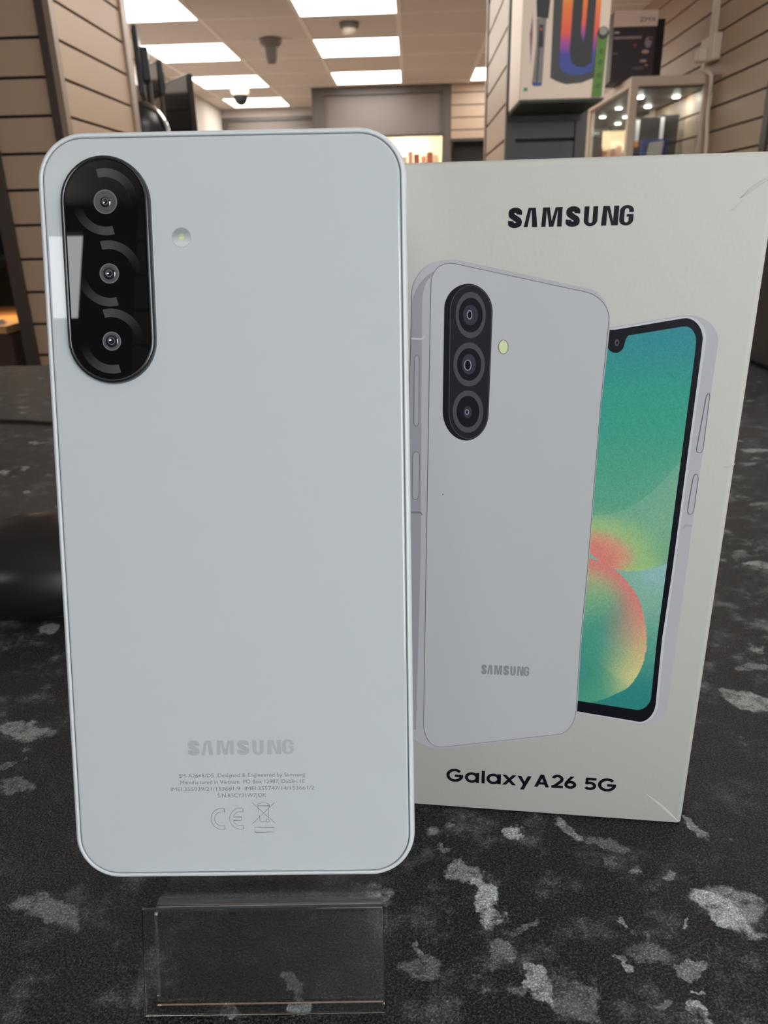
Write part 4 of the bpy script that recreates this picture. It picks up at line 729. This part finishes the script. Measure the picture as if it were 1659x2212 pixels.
# wallpaper: a fine grid carrying the printed gradient, trimmed by the bezel outline
def inside(p, poly):
    c = False; n = len(poly); j = n-1
    for i in range(n):
        a, b = poly[i], poly[j]
        if (a[1] > p[1]) != (b[1] > p[1]) and p[0] < (b[0]-a[0])*(p[1]-a[1])/(b[1]-a[1])+a[0]: c = not c
        j = i
    return c
def smst(a, b, x): t = max(0, min(1, (x-a)/(b-a))); return t*t*(3-2*t)
def mixc(a, b, t): return tuple(a[i]*(1-t)+b[i]*t for i in range(3))
def polydist(p, pl):
    best = 1e9; side = 0; tt = 0; acc = 0
    for i in range(len(pl)-1):
        a, b = pl[i], pl[i+1]; dx, dz = b[0]-a[0], b[1]-a[1]; L2 = dx*dx+dz*dz
        t = max(0, min(1, ((p[0]-a[0])*dx+(p[1]-a[1])*dz)/L2)); q = (a[0]+dx*t, a[1]+dz*t)
        d2 = (p[0]-q[0])**2+(p[1]-q[1])**2
        if d2 < best-1e-9: best = d2; side = dx*(p[1]-a[1])-dz*(p[0]-a[0]); tt = (i+t)/(len(pl)-1)
    return math.sqrt(best), side, tt
pU = smooth_path([(48.5, 86.5)] + petU + [(76, 83.5)], 4); pLc = smooth_path([(44, 80.5), (47.5, 81.0)] + petL + [(58.0, 40.0), (50, 37)], 4)
def wall_col(u, v):
    dU, sU, tU = polydist((u, v), pU); dL, sL, tL = polydist((u, v), pLc)
    if sL < 0 and v < 81.3:                       # lower petal
        along = smst(81, 50, v); pink = (208, 118, 108); yel = (196, 190, 122); rim = mixc(pink, yel, smst(.45, .85, tL))
        rim = mixc(rim, (70, 150, 120), smst(.82, .97, tL))
        base = mixc((176, 160, 116), (116, 166, 122), smst(78, 69, v)); base = mixc(base, (62, 144, 124), smst(70, 58, v - (u-50)*.35)); base = mixc(base, (34, 124, 108), smst(56, 38, v-(u-50)*.15))
        wdt = 3.6+6*smst(76, 58, v)
        c = mixc(rim, base, smst(0, wdt*1.5, dL)*(1 if v < 78 else .75))
        return c
    if sU > 0 or v > 90:                          # upper petal and the field above it
        c = mixc((104, 164, 120), (84, 156, 126), smst(84, 97, v))
        g = (u-52)/22
        top = mixc((48, 150, 126), (40, 132, 136), smst(118, 137, v)); top = mixc(top, (46, 128, 140), smst(132, 140, v))
        c = mixc(c, top, smst(92, 121, v))
        c = mixc(c, (112, 166, 130), .45*smst(0, 1, (u-58)/12)*smst(112, 96, v+(68-u)*.9))
        if v < 92.5+(max(0, u-53)/17)**2*13 and v > 84:    # soft diagonal lighter petal edge
            c = mixc(c, (128, 172, 142), .40*smst(84, 90, v))
        if v < 98:
            dy = v-83.0; rad = math.hypot((u-51)*.72, (v-80.5)*1.0)
            pk = smst(9.5, 2.0, rad)
            c = mixc(c, (158, 184, 112), .8*smst(15, 8.5, rad)*smst(99, 90, v)); c = mixc(c, (206, 142, 108), smst(9.5, 6.0, rad)); c = mixc(c, (212, 116, 106), smst(6.6, 3.8, rad)*.85)
            c = mixc(c, (150, 188, 112), .6*smst(3.5, 0, dU)*smst(58, 62, u)*smst(70, 66, u))
        return c
    c = mixc((120, 170, 146), (132, 176, 172), smst(60, 68, u)*smst(70, 78, v)); c = mixc(c, (74, 146, 128), smst(72, 52, v)); c = mixc(c, (38, 126, 118), smst(56, 42, v))
    return c
def wallpaper():
    us = [p[0] for p in bz_in]; vs = [p[1] for p in bz_in]; st_ = .22
    u0, u1, v0, v1 = min(us), max(us), min(vs), max(vs); nu = int((u1-u0)/st_)+2; nv = int((v1-v0)/st_)+2
    idx = {}; V = []; C = []; Fc = []
    def vid(i, j):
        if (i, j) not in idx:
            idx[(i, j)] = len(V); u, v = u0+i*st_, v0+j*st_
            V.append((F((u, v))[0], layer(3), F((u, v))[1])); C.append(wall_col(u, v))
        return idx[(i, j)]
    shr = bz_in
    for i in range(nu):
        for j in range(nv):
            if inside((u0+(i+.5)*st_, v0+(j+.5)*st_), shr):
                Fc.append((vid(i, j), vid(i+1, j), vid(i+1, j+1), vid(i, j+1)))
    me = bpy.data.meshes.new('printed_wallpaper'); me.from_pydata(V, [], Fc)
    ca = me.color_attributes.new('ink', 'FLOAT_COLOR', 'POINT')
    for k, c in enumerate(C):
        gq = .3*c[0]+.55*c[1]+.15*c[2]; l = lin(tuple(x_*.88+gq*.12 for x_ in c))
        ca.data[k].color = (l[0]*1.02, l[1]*1.02, l[2]*1.02, 1)
    m = mat('printed wallpaper ink', (1, 1, 1), .42, spec=.1); nt = m.node_tree
    at_ = nt.nodes.new('ShaderNodeAttribute'); at_.attribute_name = 'ink'; n = N(nt)
    tc = nt.nodes.new('ShaderNodeTexCoord'); g = n.noise(tc.outputs['Object'], 2600, 2, .7)
    gr = n.ss(g.outputs['Fac'], .2, .8, .84, 1.12)
    mu = nt.nodes.new('ShaderNodeVectorMath'); mu.operation = 'SCALE'; nt.links.new(at_.outputs['Color'], mu.inputs[0]); nt.links.new(gr, mu.inputs[3])
    nt.links.new(mu.outputs[0], nt.nodes['Principled BSDF'].inputs['Base Color']); me.materials.append(m)
    return link(bpy.data.objects.new('printed_wallpaper', me), pf)
wallpaper()
MB().stroke([F(p) for p in bz_in], .0004, layer(4)).build('printed_bezel_edge', ink, pf)
nt_ = flat(clean(notch), 5, 'printed_camera_notch', ink, pf)
MB().poly([F(p) for p in ncam], layer(6)).build('printed_front_camera', ink3, pf); MB().poly([F(p) for p in ncam2], layer(7)).build('printed_front_lens', ink, pf)
for kk in (fkeyA, fkeyB):
    q_ = clean(kk); o = flat(q_, 2, 'printed_key', sil_edge, pf)
    MB().stroke([F(p) for p in q_], .00016, layer(3), True).build('printed_key_outline', sil_line, pf)
flat(clean(fband), 2, 'printed_antenna_band', sil_key, pf)

pb = flat(clean(frame), 8, 'printed_phone_back', sil_edge)
flat(clean(side), 9, 'printed_side', sil_side, pb)
gl = clean(glass)
flat(gl, 10, 'printed_back_panel', sil_face, pb)
MB().stroke([F(p) for p in gl], .00014, layer(11), True).build('printed_seam', sil_line, pb)
for kk in (keyA, keyB):
    q_ = clean(kk); flat(q_, 10, 'printed_key', sil_key, pb)
    MB().stroke([F(p) for p in q_], .00016, layer(11), True).build('printed_key_outline', sil_line, pb)
flat(clean(bandA), 10, 'printed_antenna_band', sil_lip, pb); flat(clean(bandB), 10, 'printed_antenna_band', sil_line, pb)
flat(clean(island), 12, 'printed_camera_island', ink4, pb)
flat(clean(islface), 13, 'printed_camera_face', ink2, pb)
MB().stroke([F(p) for p in clean(islface)], .00016, layer(14), True).build('printed_camera_rim', ink3, pb)
for (a_, b_, c_, d_) in rings:
    MB().poly([F(p) for p in a_], layer(15)).build('printed_lens_ring', ink3, pb)
    MB().poly([F(p) for p in b_], layer(16)).build('printed_lens_well', ink4, pb)
    MB().poly([F(p) for p in c_], layer(17)).build('printed_lens_glass', pm('lens ink', (.045, .042, .055)), pb)
    MB().poly([F(p) for p in d_], layer(18)).build('printed_lens_core', ink, pb)
    MB().stroke([F(p) for p in d_], .00022, layer(19), True).build('printed_lens_glint', pm('lens glint ink', (.28, .27, .38)), pb)
MB().poly([F(p) for p in flash], layer(12)).build('printed_flash', pm('pale yellow ink', (.70, .72, .42)), pb)
MB().stroke([F(p) for p in flash], .00014, layer(13), True).build('printed_flash_rim', sil_line, pb)
brand_mb(F((25.95, 0))[0], F((38.55, 0))[0], .0463, .00285, layer(12)).xf(Matrix.Translation((0, 0, 0))).build('printed_phone_lettering', pm('silver lettering', (.27, .27, .28)), pb)
# shear the small lettering with the printed phone
lt = pb.children[-1]
x_l = F((25.95, 0))[0]
for v in lt.data.vertices: v.co.z += (v.co.x-x_l)*.108 - .0003

brand_mb(F((28.8, 0))[0], F((54.95, 0))[0], .1585, .0039, layer(0)).build('brand_lettering', ink, box)
# product name in a geometric sans
def galaxy():
    mb = MB(); s_ = .00092; b0 = 9.72; H_ = 4.35; y_ = layer(0)
    gx = [a for a, _ in galx]
    def base(u): return (b0+.0057*(u-16.8))/1000
    def T(pts, u0): return [(F((u0, 0))[0]+p[0]/1000, base(u0)+p[1]/1000) for p in pts]
    h = s_*500
    def Gg(u0, u1):
        w_ = u1-u0; cx, cz = w_/2, H_/2
        a = arc(cx, cz, w_/2-h, H_/2-h+.12, 42, 352, 36)
        mb.stroke(T(a, u0), s_, y_); mb.stroke(T([(w_-h+.42, cz-.12), (w_*.5, cz-.12)], u0), s_*.92, y_)
    def aa(u0, u1):
        w_ = u1-u0; X_ = 3.55
        mb.stroke(T(arc(w_/2-.1, X_/2, w_/2-h-.05, X_/2-h+.1, 0, 360, 36)[:-1], u0), s_, y_, True)
        mb.stroke(T([(w_-h, X_-.02), (w_-h, 0)], u0), s_, y_)
    Gg(gx[0], gx[1]); aa(gx[2], gx[3])
    w_ = gx[5]-gx[4]; mb.stroke(T([(w_/2, 4.4), (w_/2, 0)], gx[4]), s_, y_)
    aa(gx[6], gx[7])
    w_ = gx[9]-gx[8]; mb.poly(T([(0, 3.5), (1.15, 3.5), (w_, 0), (w_-1.15, 0)], gx[8]), y_).poly(T([(0, 0), (1.15, 0), (w_, 3.5), (w_-1.15, 3.5)], gx[8]), y_)
    w_ = gx[11]-gx[10]; mb.poly(T([(0, 3.5), (1.1, 3.5), (w_*.62, .75), (w_*.5, .05)], gx[10]), y_).poly(T([(w_-1.1, 3.5), (w_, 3.5), (w_*.42+.35, -1.3), (w_*.42-.75, -1.3)], gx[10]), y_)
    w_ = gx[13]-gx[12]; mb.poly(T([(0, 0), (1.0, 0), (w_/2+.5, 4.3), (w_/2-.5, 4.3)], gx[12]), y_).poly(T([(w_, 0), (w_-1.0, 0), (w_/2-.5, 4.3), (w_/2+.5, 4.3)], gx[12]), y_)
    mb.poly(T([(.9, .85), (w_-.9, .85), (w_-1.2, 1.65), (1.2, 1.65)], gx[12]), y_)
    w_ = gx[15]-gx[14]; mb.stroke(T(arc(w_/2, 3.05, w_/2-h, 1.25-h+.35, 165, -38, 20)+[(h+.25, h*.8)], gx[14]), s_, y_); mb.stroke(T([(.1, h), (w_, h)], gx[14]), s_, y_)
    w_ = gx[17]-gx[16]; mb.stroke(T(arc(w_/2, 1.42, w_/2-h, 1.42-h, 0, 360, 30)[:-1], gx[16]), s_, y_, True)
    mb.poly(T([(w_*.80, 4.3), (w_*.80-1.1, 4.3), (.12, 2.2), (.45, 1.6), (.95, 2.1)], gx[16]), y_)
    w_ = gx[19]-gx[18]; mb.stroke(T([(w_-.1, 4.3-h), (.55, 4.3-h)], gx[18]), s_, y_); mb.poly(T([(.35, 4.3), (1.15, 4.3), (1.0, 2.0), (.2, 2.0)], gx[18]), y_)
    mb.stroke(T([(.5, 2.25)]+arc(w_/2-.1, 1.48, w_/2-h+.1, 1.48-h, 115, -150, 26), gx[18]), s_, y_)
    Gg(gx[20], gx[21])
    return mb
galaxy().build('product_lettering', ink, box)
# creases and dents pressed into the card
def crease(pts, wd, hgt, name='crease'):
    P_ = [F(p) for p in pts]; n = len(P_); mb = MB(); L, Rr, C_ = [], [], []
    for i in range(n):
        a, b = Vector(P_[max(0, i-1)]), Vector(P_[min(n-1, i+1)]); t = (b-a).normalized(); nn = Vector((-t.y, t.x)); k = math.sin(math.pi*(i+.3)/(n-.4))
        p_ = Vector(P_[i]); L.append(p_+nn*wd*k); Rr.append(p_-nn*wd*k); C_.append(p_)
    vs = [(p_.x, -.00001, p_.y) for p_ in L]+[(p_.x, -hgt, p_.y) for p_ in C_]+[(p_.x, -.00001, p_.y) for p_ in Rr]
    fs = []
    for i in range(n-1): fs += [(n+i, n+i+1, i+1, i), (2*n+i, 2*n+i+1, n+i+1, n+i)]
    mb.add(vs, fs).build(name, M['card'], box, smooth=True, angle=80)
crease(smooth_path([(82.6, 168.2)]+[tuple(p) for p in D_crease], 5), .00045, .00022)
crease(smooth_path([tuple(p) for p in D_crease2], 5), .00035, .00009)
crease(smooth_path([tuple(p) for p in D_creaseBR], 5), .0004, .00008)
crease(smooth_path([(80.1, 105.4), (81.6, 105.6), (82.9, 106.1)], 5), .0004, .00012)
MB().poly(arc(F((15.18, 97.13))[0], .09713, .00016, .00016, 0, 330, 10), layer(11)).build('ink_speck', ink3, box)
tag(box, 'white cardboard phone box printed with two phones, standing behind the white phone', 'phone box')

# ------------------------------------------------------------------ the white phone
Mp = Matrix(((0.99948, -0.03194, -0.00339), (0.03164, 0.96104, 0.27461), (-0.00551, -0.27457, 0.96155)))
ph = empty('white_phone', (-0.03904, 0.12641, 0.02149), Mp)
W2, HH, TH = .03875, .164, .0077
def pr(ins, y, r=.0100, n=14): return at_y(rr(-W2+ins, W2-ins, ins, HH-ins, max(r-ins, .001), n), y)
M['frame'] = mat('pale silver frame', (.56, .58, .585), .38, metal=.0, spec=.5)
M['back'] = mat('milky blue-white glass', (.462, .486, .492), .35, spec=.0, coat=1.0, coat_rough=.015)
M['seam'] = mat('dark seam', (.12, .125, .14), .5)
prof = [(.00125, .0006), (.00118, .00012), (.00100, -.00002), (.00075, .00002), (.00045, .00018), (.00018, .00052), (.00004, .0010), (0, .0016), (0, TH-.0016), (.00004, TH-.0010), (.00018, TH-.00052), (.00045, TH-.00018), (.00085, TH), (.0014, TH)]
MB().loft([pr(i, y) for i, y in prof], False, False).build('frame', M['frame'], ph, smooth=True, angle=60)
MB().loft([pr(.00110, .00035), pr(.00185, .00035)], False, False).build('seam', M['seam'], ph)
bg = [(.00142, .0012), (.00142, .00035), (.00150, .00012), (.00165, .00002), (.0019, 0)]
MB().loft([pr(i, y) for i, y in bg], False, False).add(pr(.0019, 0), [tuple(reversed(range(60))) if False else tuple(range(len(pr(.0019, 0))))]).build('back_glass', M['back'], ph, smooth=True, angle=40)
MB().loft([pr(.0014, TH), pr(.0014, TH+.0002)], False, True).build('display_glass', M['black'], ph)
# camera island
ic, ir, z0i, z1i = -.02425, .0093, .1120, .15875
def stad(ins, y, n=20):
    r = ir-ins; return [(ic+r*math.cos(math.radians(a)), y, (z1i-ir)+r*math.sin(math.radians(a))) for a in [180*i/n for i in range(n+1)]] + \
        [(ic+r*math.cos(math.radians(a)), y, (z0i+ir)+r*math.sin(math.radians(a))) for a in [180+180*i/n for i in range(n+1)]]
M['isl_rim'] = mat('black metal rim', (.010, .010, .012), .25, metal=.0, coat=.5)
M['isl_glass'] = mat('black camera glass', (.0045, .0045, .005), .3, spec=.0, coat=1.0, coat_rough=.01)
ci = MB().loft([stad(-.0001, .0002), stad(-.0001, -.0003), stad(0, -.0010), stad(.0002, -.00135), stad(.0005, -.0015), stad(.0008, -.00145), stad(.0009, -.0013)], False, False).build('camera_island', M['isl_rim'], ph, smooth=True, angle=60)
YI = -.00138
cg = MB().loft([stad(.0009, -.0012), stad(.00095, YI+.00004), stad(.00115, YI)], False, False)
cg.poly([(q[0], q[2]) for q in stad(.00115, YI)], YI).build('cover_glass', M['isl_glass'], ci)
MB().loft([stad(-.00022, .00006), stad(-.0001, -.00004), stad(.0, -.00004)], False, False).build('island_collar', M['frame'], ci, smooth=True)
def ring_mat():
    m = bpy.data.materials.new('angular gradient ring'); m.use_nodes = True; nt = m.node_tree; b = nt.nodes['Principled BSDF']; n = N(nt)
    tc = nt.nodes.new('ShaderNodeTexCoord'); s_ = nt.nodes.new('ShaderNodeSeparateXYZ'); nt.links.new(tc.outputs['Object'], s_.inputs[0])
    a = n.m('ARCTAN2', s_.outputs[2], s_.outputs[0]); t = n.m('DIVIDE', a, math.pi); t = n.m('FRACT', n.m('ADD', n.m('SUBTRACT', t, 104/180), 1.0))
    f = n.ss(t, .42, 1.0)  # grey fades with the angle and stops sharply, twice per turn
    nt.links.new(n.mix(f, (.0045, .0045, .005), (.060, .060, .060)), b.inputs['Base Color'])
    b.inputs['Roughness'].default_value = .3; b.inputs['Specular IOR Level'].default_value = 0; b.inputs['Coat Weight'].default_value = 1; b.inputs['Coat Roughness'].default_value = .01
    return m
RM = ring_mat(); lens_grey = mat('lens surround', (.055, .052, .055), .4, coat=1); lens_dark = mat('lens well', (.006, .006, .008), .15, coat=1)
lens_edge = mat('lens bright edge', (.13, .13, .135), .35); lens_gl = mat('lens dome', (.012, .012, .02), .03, spec=1, coat=1)
for (lx, lz, ro, ri) in ((-.0240, .14928, .00245, .0011), (-.0239, .13475, .00205, .00125), (-.0241, .12080, .00197, .0013)):
    le = bpy.data.objects.new('camera_lens', None); link(le, ph); le.location = (lx, YI, lz)
    def flat_ring(r0, r1, y, name, m, n=64):
        MB().loft([[(r1*math.cos(2*math.pi*i/n), y, r1*math.sin(2*math.pi*i/n)) for i in range(n)], [(r0*math.cos(2*math.pi*i/n), y, r0*math.sin(2*math.pi*i/n)) for i in range(n)]], False, False).build(name, m, le, smooth=True)
    flat_ring(.00500, .00675, -.00001, 'gradient_ring', RM)
    flat_ring(ri, ro, -.00002, 'lens_surround', lens_grey)
    flat_ring(ro-.0002, ro, -.00003, 'lens_edge', lens_edge)
    MB().lathe((0, -.00002, 0), [(ri, 0), (ri*.95, .00002), (ri*.6, .00012), (ri*.3, .00016), (ri*.02, .00017)], 32, 'y').build('lens_glass', lens_gl, le, smooth=True)
    MB().stroke(arc(0, 0, ri*.55, ri*.55, 0, 350, 30), .00012, -.00022, True).build('inner_element', lens_edge, le)
def flash_mat():
    m = mat('flash diffuser', (.6, .62, .58), .25, spec=.5, coat=1); nt = m.node_tree; n = N(nt); b = nt.nodes['Principled BSDF']
    tc = nt.nodes.new('ShaderNodeTexCoord'); s_ = nt.nodes.new('ShaderNodeSeparateXYZ'); nt.links.new(tc.outputs['Object'], s_.inputs[0])
    r = nt.nodes.new('ShaderNodeVectorMath'); r.operation = 'LENGTH'; nt.links.new(tc.outputs['Object'], r.inputs[0])
    no = n.noise(tc.outputs['Object'], 700, 2)
    k = n.ss(r.outputs['Value'], .0002, .0010, 1, 0)
    wv = n.ss(s_.outputs[2], -.0015, .0012)
    c = n.mix(wv, (.55, .57, .56), (.26, .28, .27)); c = n.mix(n.m('MULTIPLY', k, n.ss(no.outputs['Fac'], .35, .6)), c, (.62, .62, .28))
    nt.links.new(c, b.inputs['Base Color']); return m
fe = bpy.data.objects.new('flash', None); link(fe, ph); fe.location = (-.00882, 0, .14222)
MB().lathe((0, 0, 0), [(.00198, 0), (.00196, .00003), (.0015, .00006), (.0001, .00007)], 32, 'y').build('flash_lens', flash_mat(), fe, smooth=True)
MB().stroke(arc(0, 0, .0020, .0020, 0, 350, 40), .00012, -.00003, True).build('flash_rim', mat('flash rim', (.33, .34, .35), .4), fe)
# lettering on the back
txt = mat('grey print', (.20, .21, .235), .4); lt_ = mat('silver foil lettering', (.365, .385, .395), .35, metal=.0, coat=1)
TY = -.00004
brand_mb(-.01200, .01178, .02915, .00335, TY).build('brand_lettering', lt_, ph)
rt = text_mb('SM-A266B/DS  Designed & Engineered by Samsung', -.01440, .01420, .02395, .00088, TY)
text_mb('Manufactured in Vietnam  PO Box 12987, Dublin. IE', -.01410, .01390, .02240, .00088, TY, mb=rt)
text_mb('IMEI:355039/21/153661/9  IMEI:355747/14/153661/2', -.01632, .01612, .02080, .00088, TY, mb=rt)
text_mb('S/N:R5CY31W7JQK', -.00578, .00522, .01920, .00088, TY, mb=rt)
rt.build('regulatory_text', txt, ph)
cm = MB(); lw = .00010
def cemark(cx, cz, isE):
    ro, ri = .0025, .00168
    x1 = cx+.00060
    a0 = math.degrees(math.acos(.0006/ro)); b0 = math.degrees(math.acos(.0006/ri))
    if not isE:
        pts = [(x1, cz+ro*math.sin(math.radians(a0)))] + arc(cx, cz, ro, ro, a0, 360-a0, 40) + arc(cx, cz, ri, ri, 360-b0, b0, 40)
        cm.stroke(pts, lw, TY, True)
    else:
        t_ = .00040; e1 = 180-math.degrees(math.asin(t_/ri)); e2 = 180+math.degrees(math.asin(t_/ri))
        pts = arc(cx, cz, ro, ro, a0, 360-a0, 40) + arc(cx, cz, ri, ri, 360-b0, e2, 18) + [(cx+.0002, cz-t_), (cx+.0002, cz+t_)] + arc(cx, cz, ri, ri, e1, b0, 18)
        cm.stroke(pts, lw, TY, True)
cemark(-.00498, .0141, False); cemark(-.00076, .0141, True)
cm.build('conformity_mark', txt, ph)
bn = MB()
bn.stroke([(.00200, .01295), (.00705, .01785)], lw, TY).stroke([(.00200, .01785), (.00705, .01295)], lw, TY)
bn.stroke([(.00325, .01705), (.00365, .01355), (.0039, .01335), (.0051, .01335)], lw, TY).stroke([(.0058, .01705), (.00548, .01395)], lw, TY)
bn.stroke([(.00310, .01708)] + arc(.00453, .01708, .00140, .00072, 180, 0, 16) + [(.00310, .01708)], lw, TY)
bn.stroke(arc(.0054, .01352, .00034, .00034, 0, 350, 16), lw, TY, True)
bn.stroke([(.00239, .01085), (.00669, .01085), (.00669, .01193), (.00239, .01193)], lw, TY, True)
bn.build('disposal_mark', txt, ph)
tag(ph, 'white phone standing upright with its back and triple camera towards the viewer', 'phone')

# ------------------------------------------------------------------ clear acrylic stand
M['acrylic'] = mat('clear acrylic', (.97, .98, .98), .0, trans=1.0, ior=1.49)
st = empty('acrylic_phone_stand', (-.0339, .1264, 0), Matrix.Rotation(math.radians(1.9), 3, 'Z'))
def sheet(path, th, x0, x1):
    """bent sheet: path in (y, z), given thickness to its left, extruded in x"""
    n = len(path); P_ = [Vector(p) for p in path]; O = []
    for i in range(n):
        a, b = P_[max(0, i-1)], P_[min(n-1, i+1)]; t = (b-a).normalized(); nn = Vector((-t.y, t.x))
        if 0 < i < n-1:
            t1 = (P_[i]-P_[i-1]).normalized(); d = max(.5, nn.dot(Vector((-t1.y, t1.x))))
        else: d = 1
        O.append(P_[i]+nn*th/d)
    prof = P_ + O[::-1]
    mb = MB(); mb.loft([[(x0, p.x, p.y) for p in prof], [(x1, p.x, p.y) for p in prof]], False, False)
    k = len(prof); m_ = n
    for xs in (0, k):
        for i in range(n-1):
            q_ = (xs+i, xs+i+1, xs+2*n-2-i, xs+2*n-1-i)
            mb.f.append(q_ if xs == 0 else tuple(reversed(q_))); mb.mi.append(0)
    return mb
def bend(pts, r=.003, n=5):
    out = [pts[0]]
    for i in range(1, len(pts)-1):
        a, b, c = Vector(pts[i-1]), Vector(pts[i]), Vector(pts[i+1]); u = (a-b).normalized()*r; v = (c-b).normalized()*r
        for k in range(n+1):
            t = k/n; out.append(tuple((b+u)*(1-t)**2 + b*2*t*(1-t) + (b+v)*t*t))
    out.append(pts[-1]); return out
# path measured from the phone's lower front edge (y) and the worktop (z)
body = bend([(-.0142, .0003), (-.0072, .0212), (.0095, .0168), (.0300, .0900), (.0345, .0905), (.0700, .0003)], .0026)
st_body = sheet(body[::-1], .0018, -.0240, .0258)
st_body.build('stand_body', M['acrylic'], st, smooth=True, angle=30, recalc=True)
pocket = bend([(-.0168, .0215-.0215+.0003), (-.0094, .0226)], .002)
pk_ = sheet([(-.0092, .0228), (-.0171, .0004)], .0011, -.0262, .0262)
pk_.build('ticket_pocket', M['acrylic'], st, bevel=.0002, recalc=True)
tag(st, 'clear acrylic display stand with ticket pocket under the white phone', 'phone stand')
